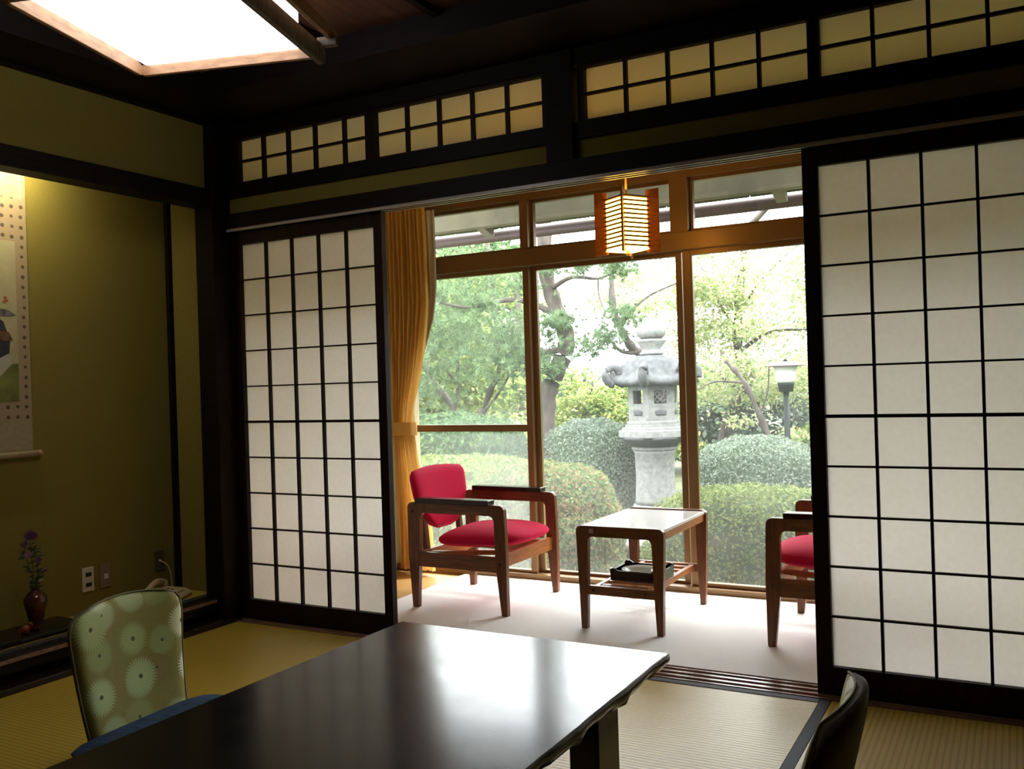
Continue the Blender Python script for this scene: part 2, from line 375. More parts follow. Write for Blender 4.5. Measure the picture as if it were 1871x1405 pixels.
mat_piece(XL+.02, XR-.002, -3.44, -2.592, 'x', ['y1']); mat_piece(XL+.02, XR-.002, YB+.002, -3.442, 'x', ['y1'])
# threshold (shikii) with two grooves and rails
sill = struct('trim_1', 'polished brown wooden threshold rail below the sliding doors', 'threshold', .3, XR, -.042, .085, -.04, -.004, 'sill')
for y in (-.038, .0, .038, .076):
    box('rail', .3, XR, y-.006 if y > -.03 else y, y+.009, -.004, .004, 'sill', sill)
# walls of the main room
wl = struct('wall_left', 'olive plaster wall above the alcove lintel', 'wall', .22, .272, YB, -.03, 1.87, 2.16, 'plaster')
wl2 = struct('wall_left_rear', 'olive plaster wall left of the room, out of view', 'wall', .0, .30, YB, -1.9, -.05, 1.87, 'plaster')
wr = struct('wall_right', 'olive plaster wall on the right, out of view', 'wall', XR, XR+.08, YB, 0, -.05, 2.3, 'plaster')
wb = struct('wall_back', 'olive plaster wall behind the camera', 'wall', -.1, XR+.08, YB-.08, YB, -.05, 2.3, 'plaster')
# alcove shell
ab = struct('wall_alcove', 'yellow-green plaster back wall of the alcove', 'wall', -.13, -.05, -1.92, .03, .0, 2.2, 'plaster')
as_ = struct('wall_alcove_side', 'narrow olive plaster side wall of the alcove beside the corner post', 'wall', -.05, .205, -.03, .03, .0, 2.2, 'plaster')
asl = struct('wall_alcove_end', 'far plaster end of the alcove, left of the frame', 'wall', -.05, .205, -1.95, -1.90, .0, 2.2, 'plaster')
act = struct('ceiling_alcove', 'dark board closing the top of the alcove', 'ceiling', -.13, .22, -1.95, .03, 2.12, 2.16, 'ceil')
struct('trim_2', 'thin black batten in the far corner of the alcove', 'batten', -.05, -.028, -.052, -.030, .11, 2.12, 'dark')
# alcove platform
pf = struct('floor_alcove', 'raised alcove platform with rush matting and a dark wooden front', 'platform', -.05, .262, -1.9, -.03, .055, .098, 'dark')
box('rush_matting', -.05, .165, -1.9, -.032, .098, .112, 'taty', pf)
box('brocade_border', .165, .205, -1.9, -.032, .098, .1125, 'brocade', pf)
box('front_board', .205, .262, -1.9, -.10, .098, .104, 'darkh', pf)
box('front_edge', .262, .270, -1.9, -.10, .092, .104, 'sill', pf)
box('recess_board', .16, .20, -1.9, -.03, -.04, .055, 'dark', pf)
box('floor_rail', .20, .318, -1.9, -.042, -.04, .022, 'darkh', pf, b=.003)
# left wall lintel, corner post
struct('trim_3', 'dark wooden lintel beam across the alcove opening', 'beam', .20, .30, -1.95, -.10, 1.795, 1.87, 'dark', b=.004)
struct('trim_4', 'thick black corner post between alcove and sliding doors', 'post', .205, .31, -.105, .045, -.04, 2.16, 'dark', b=.004)
struct('trim_5', 'black post at the rear end of the alcove', 'post', .20, .305, -1.98, -1.88, -.04, 2.16, 'dark')
# partition wall (the sliding-door wall), y = 0
struct('trim_6', 'black lintel with grooves above the sliding doors', 'beam', .3, XR, -.03, .055, 1.705, 1.768, 'dark')
kam = bpy.data.objects['trim_6']
for y in (-.020, .008, .036): box('groove_strip', .31, XR, y-.005, y+.005, 1.692, 1.705, 'strip', kam)
struct('wall_partition', 'narrow olive plaster strip between two black beams left of the post', 'wall', .30, 1.874, .0, .05, 1.768, 1.84, 'plaster')
struct('wall_partition_right', 'narrow olive plaster strip between two black beams right of the post', 'wall', 1.983, XR, .0, .05, 1.768, 1.84, 'plaster')
struct('trim_7', 'black beam under the high paper windows', 'beam', .3, XR, -.015, .085, 1.84, 1.897, 'dark')
struct('trim_8', 'black beam above the high paper windows, below the ceiling', 'beam', .3, XR, -.015, .085, 2.098, 2.32, 'dark')
struct('trim_9', 'black post between the high paper windows', 'post', 1.878, 1.98, -.032, .085, 1.768, 2.15, 'dark')
struct('trim_10', 'black frame post left of the first high window', 'post', .31, .345, -.012, .05, 1.897, 2.098, 'dark')
struct('wall_partition_end', 'partition wall right of the sliding doors, out of view', 'wall', WX, XR, .0, .06, -.05, 1.7, 'plaster')
# high paper windows (ranma)
def lattice(root, x0, x1, z0, z1, nx, nz, fr, y, bw, paper_y, vbar=.0075, hbar=.0075, xs=None, mid=None, d=.02, wood='doorwood', paper='paper'):
    # x0..x1, z0..z1: inner opening. bars and papers as separate parts
    xs = xs or [x0+(x1-x0)*i/nx for i in range(nx+1)]
    zs = [z0+(z1-z0)*i/nz for i in range(nz+1)]
    for x in xs[1:-1]: box('lattice_bar', x-vbar/2, x+vbar/2, y, y+d, z0, z1, wood, root)
    for i, z in enumerate(zs[1:-1], 1):
        h = hbar if not (mid and i == mid) else hbar*1.7
        box('crossbar', x0, x1, y+.002, y+d-.002, z-h/2, z+h/2, wood, root)
    base = None
    for i in range(nx):
        for j in range(nz):
            vs = [(xs[i], paper_y, zs[j]), (xs[i+1], paper_y, zs[j]), (xs[i+1], paper_y, zs[j+1]), (xs[i], paper_y, zs[j+1])]
            mesh('paper_pane', vs, [(0, 1, 2, 3)], paper, root)
def ranma(n, x0, x1, label, xs=None):
    r = thing('window_%d' % n, label, 'window', kind='structure')
    z0, z1 = 1.905, 2.088; e = .024
    box('frame_stile', x0-e, x0, -.004, .03, z0-.008, z1+.012, 'doorwood', r); box('frame_stile', x1, x1+e, -.004, .03, z0-.008, z1+.012, 'doorwood', r)
    box('frame_rail', x0, x1, -.004, .03, z0-.012, z0, 'doorwood', r); box('frame_rail', x0, x1, -.004, .03, z1, z1+.014, 'doorwood', r)
    lattice(r, x0, x1, z0, z1, 5, 2, None, .0, 0, .022, vbar=.011, hbar=.009, xs=xs, paper='paperold')
ranma(1, .372, 1.062, 'high paper lattice window nearest the alcove corner', [.372, .510, .650, .796, .950, 1.062])
ranma(2, 1.112, 1.853, 'high paper lattice window left of the black middle post')
ranma(3, 2.017, 2.770, 'high paper lattice window right of the black middle post')
ranma(4, 2.806, 3.57, 'high paper lattice window at the top right corner above the right door')
struct('trim_11', 'black panel closing the partition above the doors, out of view', 'panel', 3.594, XR, -.01, .06, 1.897, 2.098, 'dark')
# sliding paper doors (shoji)
def shoji(n, x0, x1, ix0, ix1, label, pull=None):
    r = thing('door_%d' % n, label, 'sliding door', kind='structure')
    y0, y1 = 0, .032; z0, z1 = .091, 1.636
    box('stile', x0, ix0, y0, y1, .004, 1.70, 'doorwood', r, b=.002); box('stile', ix1, x1, y0, y1, .004, 1.70, 'doorwood', r, b=.002)
    box('bottom_rail', ix0, ix1, y0, y1, .004, z0, 'doorwood', r); box('top_rail', ix0, ix1, y0, y1, z1, 1.70, 'doorwood', r)
    lattice(r, ix0, ix1, z0, z1, 5, 10, None, y0+.004, 0, y0+.022, vbar=.0085, hbar=.0062, mid=5, d=.016)
    if pull: box('finger_pull', pull-.008, pull+.008, y0-.001, y0+.002, .76, .84, 'hole', r)
shoji(1, .312, 1.124, .357, 1.084, 'paper lattice sliding door beside the alcove, left of the opening')
shoji(2, 2.742, 3.56, 2.789, 3.517, 'paper lattice sliding door on the right, behind the legless chair', 2.762)
# ceiling
cl = props(box('ceiling', -.1, XR+.1, YB-.1, .1, 2.26, 2.29, 'dark'), 'dark reddish-brown board ceiling of the main room', 'ceiling', kind='structure')
xb = [.54, .73, 1.19, 1.65, 2.11, 2.57, 3.03, 3.49, 3.95, XR]
for a, b_ in zip(xb, xb[1:]): box('ceiling_board', a+.002, b_-.002, YB, -.35, 2.245, 2.26, 'ceil', cl)
for x in xb[1:-1]: box('batten', x-.014, x+.014, YB, -.35, 2.222, 2.245, 'dark', cl)
box('border_board', XL-.08, XR, -.35, .0, 2.155, 2.175, 'dark', cl); box('border_board', XL-.08, .54, YB, -.35, 2.155, 2.175, 'dark', cl)
box('border_edge', .54, XR, -.365, -.35, 2.15, 2.26, 'dark', cl); box('border_edge', .54, .555, YB, -.365, 2.15, 2.26, 'dark', cl)
struct('trim_12', 'dark cornice strip where the left wall meets the ceiling', 'cornice', .255, .30, YB, -.105, 2.145, 2.18, 'dark')

# ================================================================ VERANDA
YW = 1.20
vf = props(box('floor_veranda', .2, XR, .085, 1.30, -.06, -.006, 'vfloor'), 'tan wooden floor of the veranda', 'floor', kind='structure')
cp = props(box('carpet', .747, XR-.01, .087, 1.17, -.006, .004, 'carpet'), 'pale grey carpet laid over the veranda floor', 'carpet')
box('bound_edge', .747, XR-.01, .084, .090, -.006, .006, 'carpedge', cp)
struct('wall_veranda_left', 'cream plaster wall at the left end of the veranda', 'wall', .22, .30, .05, 1.3, -.06, 2.3, 'plaster2')
struct('wall_veranda_right', 'cream plaster wall at the right end of the veranda', 'wall', XR, XR+.08, .0, 1.3, -.06, 2.3, 'plaster2')
struct('ceiling_veranda', 'light board ceiling of the veranda', 'ceiling', .2, XR+.08, .085, 1.3, 2.2, 2.23, 'ceilv')
struct('wall_outer', 'plaster strip above the veranda windows', 'wall', .3, XR, YW, YW+.07, 1.965, 2.2, 'plaster2')
struct('wall_outer_left', 'plaster pier at the left end of the veranda windows', 'wall', .3, .40, YW, YW+.07, -.06, 1.965, 'plaster2')
# window frames. transom light band
y0, y1 = YW-.015, YW+.06
X4 = 3.55
fr = props(box('trim_13', .3, XR, y0-.02, y1, 1.588, 1.672, 'bronze'), 'brown metal beam between the large windows and the transoms', 'beam', kind='structure'); bev(fr, .003)
props(box('trim_14', .3, XR, y0-.01, y1, 1.925, 1.968, 'bronze'), 'brown head frame above the transom windows', 'frame', kind='structure')
props(box('trim_15', .3, XR, y0-.03, y1, -.02, .028, 'bronze'), 'brown sill frame below the large windows', 'frame', kind='structure')
props(box('trim_18', .3, XR, y1, y1+.12, -.5, .0, 'plaster2'), 'low outer wall footing below the windows', 'footing', kind='structure')
struct('wall_outer_right', 'plaster pier at the right end of the veranda windows', 'wall', 3.63, XR, YW, YW+.07, -.06, 1.965, 'plaster2')
def sash(n, x0, x1, z0, z1, label, glass, sw=.03, y=YW+.01, light=False, midz=None, rail=.02, bead=True):
    r = thing('window_%d' % n, label, 'window', kind='structure')
    box('sash_stile', x0, x0+sw, y-.012, y+.02, z0, z1, 'bronze', r, b=.002); box('sash_stile', x1-sw, x1, y-.012, y+.02, z0, z1, 'bronze', r, b=.002)
    box('sash_rail', x0+sw, x1-sw, y-.012, y+.02, z0, z0+rail, 'bronze', r); box('sash_rail', x0+sw, x1-sw, y-.012, y+.02, z1-rail, z1, 'bronze', r)
    if bead:
        box('glazing_bead', x0+sw, x0+sw+.006, y-.008, y+.012, z0+rail, z1-rail, 'bronzel', r)
    if midz:
        box('middle_rail', x0+sw, x1-sw, y-.014, y+.02, midz, midz+.036, 'bronze', r, b=.002)
        panes = [(z0+rail, midz), (midz+.036, z1-rail)]
    else: panes = [(z0+rail, z1-rail)]
    for a, b_ in panes:
        mesh('glass_pane', [(x0+sw, y+.004, a), (x1-sw, y+.004, a), (x1-sw, y+.004, b_), (x0+sw, y+.004, b_)], [(0, 1, 2, 3)], glass, r)
sash(5, .37, 1.155, .022, 1.585, 'left large veranda window with a horizontal middle rail, beside the curtain', 'glassd', sw=.035, y=YW-.004, midz=.748, bead=False)
sash(6, 1.145, 1.948, .022, 1.588, 'middle large veranda window in front of the stone lantern', 'glass', sw=.03, y=YW+.03)
sash(7, 1.960, 2.80, .022, 1.588, 'large veranda window looking onto the garden lamp', 'glass', sw=.04, y=YW+.004, rail=.024)
sash(8, 2.80, 3.62, .022, 1.588, 'right large veranda window hidden behind the right sliding door', 'glass', sw=.04, y=YW+.03)
tx = [(9, .35, 1.12, 'left transom window above the curtain and red chair'), (10, 1.165, 1.915, 'middle transom window behind the hanging lantern'), (11, 2.0, 2.78, 'right transom window near the opening edge'), (12, 2.84, 3.62, 'last transom window hidden by the right sliding door')]
for n, a, b_, lab in tx: sash(n, a, b_, 1.672, 1.925, lab, 'glasst', sw=.014, y=YW+.02, rail=.016, bead=False)
for i, (a, b_) in enumerate([(1.12, 1.165), (1.915, 2.0), (2.78, 2.84)]):
    struct('trim_%d' % (16+i if i < 2 else 19), ['brown mullion between the left and middle transoms', 'wide brown mullion between the middle and right transoms', 'brown mullion right of the last visible transom'][i], 'mullion', a, b_, y0-.015, y1, 1.672, 1.925, 'bronze')

# eaves outside
ev = thing('roof_eave', 'wooden roof eave over the garden with beam, rafters and gutter', 'eave', kind='structure')
def slopebox(name, x0, x1, pa, pb, th, mat, parent):
    (ya, za), (yb, zb) = pa, pb
    return prism(name, [(ya, za), (yb, zb), (yb, zb+th), (ya, za+th)], x0, x1, mat, parent, axis='x')
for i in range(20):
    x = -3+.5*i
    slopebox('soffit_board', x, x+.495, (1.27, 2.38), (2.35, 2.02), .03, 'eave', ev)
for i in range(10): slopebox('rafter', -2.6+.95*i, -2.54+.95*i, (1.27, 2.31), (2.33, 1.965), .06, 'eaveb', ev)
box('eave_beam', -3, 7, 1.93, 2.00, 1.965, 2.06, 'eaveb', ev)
tube('gutter', [(-3, 2.40, 1.985), (7, 2.40, 1.985)], .04, 'gutter', ev, n=14)
tube('red_pipe', [(-3, 2.12, 2.0), (7, 2.12, 2.0)], .012, 'cap', ev, n=8)

# ================================================================ CURTAIN
ct = thing('curtain', 'mustard yellow pleated curtain tied back at the left of the veranda', 'curtain', (.45, 1.09, 0))
def curtain_mesh(name, xl, xr, yc, nf, amp, mat, parent, z0, z1, ox, oy, jit=0):
    nu, nz = nf*10, 46; vs = []; fs = []
    r2 = random.Random(3+jit); ph = [r2.uniform(-.25, .25) for _ in range(nf+1)]; aa = [r2.uniform(.7, 1.3) for _ in range(nf+1)]
    for j in range(nz+1):
        z = z0+(z1-z0)*j/nz; a, b_ = lerp(xl, z), lerp(xr, z); wd = b_-a
        am = amp*min(1, .35+.65*(wd/.25))
        for i in range(nu+1):
            u = i/nu; k = min(nf-1, int(u*nf)); t = u*nf-k
            s_ = aa[k]*(1-t)+aa[k+1]*t
            y = yc+am*s_*math.sin(2*math.pi*u*nf+ph[k]*(1-t)+ph[k+1]*t+.25*math.sin(z*3+k))+.004*math.sin(z*9+u*23)
            x = a+wd*(u+.012*math.sin(u*31+z*2.3))
            vs.append((x-ox, y-oy, z))
    for j in range(nz):
        for i in range(nu): q = j*(nu+1)+i; fs.append((q, q+1, q+nu+2, q+nu+1))
    return mesh(name, vs, fs, mat, parent, True)
xl = [(0, .375), (.5, .368), (.72, .36), (.8, .356), (1.2, .352), (1.95, .352)]
xr = [(.03, .60), (.25, .585), (.5, .53), (.70, .495), (.8, .487), (.9, .50), (1.05, .545), (1.25, .585), (1.45, .61), (1.7, .605), (1.95, .598)]
curtain_mesh('drape', xl, xr, 1.09, 9, .022, 'curtain', ct, .02, 1.95, .45, 1.09)
prism('tieback', [(.350-.45, -.034), (.49-.45, -.034), (.502-.45, 0), (.49-.45, .03), (.350-.45, .03), (.345-.45, 0)], .735, .805, 'curtain', ct, axis='z', b=.004)
lc = thing('sheer_curtain', 'white sheer curtain gathered behind the mustard curtain', 'curtain', (.45, 1.15, 0))
curtain_mesh('drape', [(0, .36), (1.95, .36)], [(.03, .50), (.7, .40), (.8, .40), (1.1, .50), (1.35, .60), (1.5, .627), (1.95, .622)], 1.145, 8, .010, 'lace', lc, .03, 1.93, .45, 1.15, 5)
tube('heading_rod', [(.31-.45, 0, 1.935), (.63-.45, 0, 1.935)], .006, 'bronze', lc)

# ================================================================ LOUNGE CHAIR (faces local +x)
def arc(cx, cy, r, a0, a1, n=5): return [(cx+r*math.cos(math.radians(a0+(a1-a0)*k/n)), cy+r*math.sin(math.radians(a0+(a1-a0)*k/n))) for k in range(n+1)]
def cushion(name, cx, cy, cz, sx, sy, sz, mat, parent, p=3.2, dome=.5, tilt=0, n=24):
    vs = []; fs = []; m = 12
    for j in range(m+1):
        ph = -math.pi/2+math.pi*j/m
        for i in range(n*2):
            th = 2*math.pi*i/(n*2)
            c, s_ = math.cos(th), math.sin(th)
            rr = (abs(c)**p+abs(s_)**p)**(-1/p)
            cp_ = math.cos(ph)**.5 if math.cos(ph) > 0 else 0
            x = rr*c*cp_*sx/2; y = rr*s_*cp_*sy/2; z = math.sin(ph)*sz/2
            if z > 0: z *= 1+dome*(1-(x/(sx/2))**2)*(1-(y/(sy/2))**2)
            vs.append((cx+x, cy+y, cz+z+tilt*x))
    for j in range(m):
        for i in range(n*2): i2 = (i+1) % (n*2); fs.append((j*n*2+i, j*n*2+i2, (j+1)*n*2+i2, (j+1)*n*2+i))
    o = mesh(name, vs, fs, mat, parent, True)
    bm = bmesh.new(); bm.from_mesh(o.data); bmesh.ops.remove_doubles(bm, verts=bm.verts, dist=1e-5); bmesh.ops.recalc_face_normals(bm, faces=bm.faces); bm.to_mesh(o.data); bm.free()
    return o
def make_armchair(label, loc, rz, hd=.245):
    t = thing('armchair', label, 'chair', loc, rz, 'red armchairs on the veranda')
    for s in (-1, 1):
        ya = s*hd-.014; yb = s*hd+.014
        # front leg with rounded shoulder and inner fillet
        fr_ = [(.222, 0), (.250, 0), (.252, .24), (.246, .445)]+arc(.222, .447, .024, 0, 90)+[(.16, .471), (.16, .425)]+arc(.170, .400, .025, 90, 0)+[(.197, .25), (.200, .19)]
        prism('leg', fr_, ya, yb, 'brown', t, b=.003)
        re_ = [(-.236, 0), (-.208, 0), (-.196, .19), (-.192, .25), (-.185, .40)]+arc(-.160, .400, .025, 180, 90)+[(-.15, .425), (-.15, .471)]+arc(-.228, .447, .024, 90, 180)+[(-.252, .24)]
        prism('leg', re_, ya, yb, 'brown', t, b=.003)
        prism('arm', [(-.152, .425), (.162, .425), (.162, .471), (-.152, .471)], ya+.001, yb-.001, 'brownh', t)
        prism('arm_pad', [(-.20, .470), (.178, .470), (.180, .492), (-.20, .494)], s*hd-.030, s*hd+.030, 'pad', t, b=.004)
        prism('side_rail', [(-.197, .185), (.200, .182), (.198, .248), (-.15, .25), (-.195, .256)], ya+.004, yb-.004, 'brownh', t, b=.002)
        for x, z in ((-.225, .43), (.222, .222), (-.222, .222)):
            lb = lathe('wood_plug', [(.006, 0), (.006, .003)], 'pad', t, n=10); lb.rotation_euler = (math.pi/2, 0, 0); lb.location = (x, s*hd-.0135 if s < 0 else s*hd+.0165, z)
    prism('front_rail', [(.205, .20), (.225, .20), (.228, .262), (.208, .262)], -hd+.01, hd-.01, 'orange', t, b=.002)
    prism('rear_rail', [(-.225, .185), (-.205, .185), (-.205, .245), (-.225, .245)], -hd+.01, hd-.01, 'orange', t, b=.002)
    for y in (-.15, .15): prism('seat_batten', [(-.21, .235), (.21, .262), (.21, .245), (-.21, .215)], y-.012, y+.012, 'orange', t)
    cushion('seat', .047, 0, .300, .455, .43, .072, 'redfab', t, p=3.6, dome=.75, tilt=.05)
    # shell backrest: outline in (y, z), curved
    nv, nu = 16, 20; vs = []; fs = []
    def hw(v): # half-width by height 0..1
        return .065+.152*min(1, v/.55)**.62 if v < .55 else .217+.010*(v-.55)/.45
    for side in (0, 1):
        for j in range(nv+1):
            v = j/nv; z = .325+.275*v
            h = hw(v)
            if v > .86: h -= .03*((v-.86)/.14)**2.2
            if v < .06: h -= .012*(1-v/.06)
            for i in range(nu+1):
                u = -1+2*i/nu; edge = max(0, 1-abs(u)**6)*(max(0, 1-abs(2*v-1)**8))
                thick = .006+.022*edge**.5
                x = -.205-.05*v-.030*(1-(u*h/.23)**2)*.8+.0
                zz = z+(.014*(1-u*u) if j == nv else .014*(1-u*u)*v)
                vs.append((x+(thick if side else -thick), u*h, zz))
    W = nu+1; off = (nv+1)*W
    for s0 in (0, off):
        for j in range(nv):
            for i in range(nu): q = s0+j*W+i; fs.append((q, q+1, q+W+1, q+W))
    ring = [i for i in range(W)]+[j*W+nu for j in range(1, nv+1)]+[nv*W+i for i in range(nu-1, -1, -1)]+[j*W for j in range(nv-1, 0, -1)]
    for a, b_ in zip(ring, ring[1:]+ring[:1]): fs.append((a, b_, b_+off, a+off))
    mesh('backrest', vs, fs, 'redfab', t, True)
    prism('back_support', [(-.24, .24), (-.215, .24), (-.235, .44), (-.258, .44)], -.16, -.135, 'brown', t); prism('back_support', [(-.24, .24), (-.215, .24), (-.235, .44), (-.258, .44)], .135, .16, 'brown', t)
    return t
ZF = .0045
make_armchair('wooden armchair with crimson seat and round-bottomed crimson backrest, in front of the mustard curtain', (1.140, .705, ZF), math.radians(0))
make_armchair('crimson-seated wooden armchair cut off by the right sliding door', (2.735, .712, ZF), math.radians(180), hd=.258)

# ================================================================ COFFEE TABLE
t = thing('coffee_table', 'low wooden side table with white top and slatted shelf between the armchairs', 'table', (1.925, .695, ZF))
ox, oy = 1.925, .695
for s in (-1, 1):
    ya, yb = s*.275-.014, s*.275+.014
    for q in (-1, 1):
        pts = [(q*.171, 0), (q*.147, 0), (q*.140, .14), (q*.139, .18), (q*.134, .35)]+[(q*(.114+.02*math.cos(a)), .35+.02*math.sin(a)) for a in (math.radians(30), math.radians(60), math.radians(90))]+[(q*.10, .37), (q*.10, .413)]+[(q*(.163+.022*math.sin(a)), .391+.022*math.cos(a)) for a in (0, math.radians(30), math.radians(60), math.radians(90))]
        prism('leg', pts, ya, yb, 'brown', t, b=.002)
    prism('end_rail', [(-.102, .37), (.102, .37), (.102, .413), (-.102, .413)], ya+.0005, yb-.0005, 'brownh', t)
    prism('lower_rail', [(-.142, .138), (.142, .138), (.142, .174), (-.142, .174)], ya+.003, yb-.003, 'brownh', t, b=.002)
    for x in (-.115, .105):
        lb = lathe('wood_plug', [(.006, 0), (.006, .003)], 'pad', t, n=10); lb.rotation_euler = (math.pi/2, 0, 0); lb.location = (x, s*.275-.0115 if s < 0 else s*.275+.0125, .157)
for q in (-1, 1):
    box('side_rail', q*.165-.009, q*.165+.009, -.261, .261, .365, .396, 'orange', t, b=.002)
    box('shelf_rail', q*.112-.010, q*.112+.010, -.262, .262, .148, .172, 'orange', t, b=.002)
for k in range(7): box('shelf_slat', -.105, .105, -.225+.075*k-.011, -.225+.075*k+.011, .160, .170, 'orange', t)
box('tabletop', -.178, .178, -.261, .261, .396, .408, 'wmelamine', t, b=.002)
mesh('paper_label', [(-.128, -.2895, .385), (-.108, -.2895, .385), (-.110, -.2895, .402), (-.126, -.2895, .402)], [(0, 1, 2, 3)], 'sticker', t)
# tray and dish on the shelf
tr = thing('serving_tray', 'black lacquer tray with scalloped rim on the coffee table shelf', 'tray', (1.935, .625, ZF+.174))
box('tray_base', -.10, .10, -.09, .09, 0, .005, 'black', tr)
def scallop(half): return [(-half, 0), (half, 0), (half+.006, .048), (half-.012, .050), (half-.028, .040), (-half+.028, .040), (-half+.012, .050), (-half-.006, .048)]
prism('tray_side', scallop(.10), -.092, -.086, 'black', tr); prism('tray_side', scallop(.10), .086, .092, 'black', tr)
prism('tray_side', scallop(.089), -.104, -.098, 'black', tr, axis='x'); prism('tray_side', scallop(.089), .098, .104, 'black', tr, axis='x')
d = lathe('ashtray', [(.035, 0), (.040, .002), (.075, .026), (.078, .030), (.072, .030), (.050, .021), (.048, .012), (.001, .011)], 'plate', None, n=32)
d.location = (1.925, .63, ZF+.174+.014+.005-.014); props(d, 'round pale celadon dish inside the black tray', 'dish')

# ================================================================ HANGING LANTERN
L = thing('pendant_lantern', 'lit square paper lantern with wooden slats hanging in the veranda', 'lamp', (1.917, .62, 1.51), math.radians(-76.8))
Rr = .095; hz = .215; a_ = Rr*math.cos(math.pi/4)
cor = [(Rr*math.cos(math.pi/2*k), Rr*math.sin(math.pi/2*k)) for k in range(4)]
ci = [(x*.93, y*.93) for x, y in cor]
prism('paper_shade', ci, .022, hz+.012, 'paperlamp', L, axis='z')
prism('paper_bottom', [(x*.98, y*.98) for x, y in cor], .018, .022, 'paperlamp', L, axis='z')
for k in range(4):
    (xa, ya_), (xb_, yb_) = cor[k], cor[(k+1) % 4]
    for j in range(12):
        z = .026+hz*.93*j/11+.006
        dx, dy = xb_-xa, yb_-ya_; ln = math.hypot(dx, dy); nx_, ny_ = dy/ln, -dx/ln
        w_ = .004; f0, f1 = .97, .97
        vs = []
        for zz in (z-.0034, z+.0034):
            for (px, py) in ((xa*f0, ya_*f0), (xb_*f0, yb_*f0)):
                vs += [(px, py, zz), (px+nx_*w_, py+ny_*w_, zz)]
        mesh('slat', vs, [(0, 1, 3, 2), (4, 6, 7, 5), (0, 4, 5, 1), (2, 3, 7, 6), (0, 2, 6, 4), (1, 5, 7, 3)], 'lanternwood', L)
    c, s_ = math.cos(math.pi/2*k), math.sin(math.pi/2*k)
    r0, r1, hw_ = .080, .134, .0035
    vs = []
    for r_, zz in ((r0, .006), (r1, .0), (r0, .262), (r1, .266)):
        vs += [(c*r_-s_*hw_, s_*r_+c*hw_, zz), (c*r_+s_*hw_, s_*r_-c*hw_, zz)]
    mesh('corner_fin', vs, [(0, 1, 3, 2), (4, 6, 7, 5), (0, 4, 5, 1), (2, 3, 7, 6), (0, 2, 6, 4), (1, 5, 7, 3)], 'lanternwood', L)
tube('cord', [(0, 0, hz+.01), (0, 0, .69)], .0045, 'tocord', L); lathe('cord_grip', [(.004, hz+.06), (.008, hz+.012), (.010, hz+.011)], 'tocord', L, n=12)
lathe('pull_knob', [(.006, -.002), (.009, .006), (.006, .019)], 'brass', L, n=14)
lathe('ceiling_rose', [(.035, .690), (.035, .680), (.02, .67), (.004, .668)], 'tocord', L, n=20)
# ================================================================ CEILING LAMP
ca = math.radians(17.5)
CL = thing('ceiling_lamp', 'large square ceiling lamp with glowing white diffuser in a wooden frame', 'lamp', (1.286, -1.141, 1.998), ca)
hs_ = .32
box('diffuser', -.268, .250, -.28, .280, .024, .15, 'diffuser', CL, b=.012)
def notched(name, half, y0_, y1_, z0_, mat, swap=False, ext=.03, hh=.042):
    h = half+ext
    pts = [(-h, z0_+.012), (-h+.02, z0_), (h-.02, z0_), (h, z0_+.012), (h, z0_+hh-.012), (h-.045, z0_+hh), (-h+.045, z0_+hh), (-h, z0_+hh-.012)]
    if swap: prism(name, pts, y0_, y1_, mat, CL, axis='x', b=.002)
    else: prism(name, pts, y0_, y1_, mat, CL, axis='y', b=.002)
notched('frame_board', .30, .285, .300, .0, 'lampwood', ext=.0); notched('frame_board', .30, -.300, -.285, .0, 'lampwood', ext=.0)
notched('frame_board', .30, -.300, -.285, .0, 'lampwood', True, ext=.0)
notched('frame_board', .30, .285, .303, -.008, 'lampwood2', True, ext=.045, hh=.06)
notched('crossing_board', .30, .330, .345, .055, 'lampwood', True, ext=.045)
for y in (-.30, .30):
    box('tie_block', .30, .36, y-.012, y+.012, .035, .06, 'lampwood2', CL)
box('mounting_plate', -.2, .2, -.2, .2, .15, .222, 'lampwood2', CL)
for y in (-.325, .325):
    lb = lathe('dowel_hole', [(.004, 0), (.004, .002)], 'hole', CL, n=8); lb.rotation_euler = (0, math.pi/2, 0); lb.location = (.2995, y, .02)

# ================================================================ LACQUER TABLE
TX0, TX1, TY0, TY1 = 1.783, 2.565, -2.45, -.846
T = thing('low_table', 'large low black lacquered table with a wavy natural edge in the foreground', 'table', (2.17, -1.65, 0))
r3 = random.Random(5)
def wob(u, k): return .5*(.006*math.sin(u*9+k)+.004*math.sin(u*23+2*k)+.003*math.sin(u*41+k*3))
top = []; N = 60
def ring_(z, inset, wv):
    pts = []
    for i in range(N): u = i/N; pts.append((TX0+inset+(TX1-TX0-2*inset)*u, TY1-inset+wv*wob(u*2, 1)*.3, z))
    for i in range(N): u = i/N; pts.append((TX1-inset+wv*wob(u*4, 2), TY1-inset-(TY1-TY0-2*inset)*u, z))
    for i in range(N): u = i/N; pts.append((TX1-inset-(TX1-TX0-2*inset)*u, TY0+inset, z))
    for i in range(N): u = i/N; pts.append((TX0+inset+wv*wob(u*4, 4)*.4, TY0+inset+(TY1-TY0-2*inset)*u, z))
    return pts
rings = [ring_(.340, .004, .2), ring_(.337, 0, .3), ring_(.331, -.001, .5), ring_(.322, .0, .8), ring_(.314, .006, 1.6), ring_(.306, .014, 2.6), ring_(.302, .035, 3.0)]
vs = [(x-2.17, y+1.65, z) for rg in rings for x, y, z in rg]; n4 = 4*N
fs = [(j*n4+i, j*n4+(i+1) % n4, (j+1)*n4+(i+1) % n4, (j+1)*n4+i) for j in range(len(rings)-1) for i in range(n4)]
fs += [tuple(range(n4)), tuple((len(rings)-1)*n4+i for i in range(n4))[::-1]]
tb = mesh('tabletop', vs, fs, 'table', T)
for p in tb.data.polygons: p.use_smooth = len(p.vertices) == 4
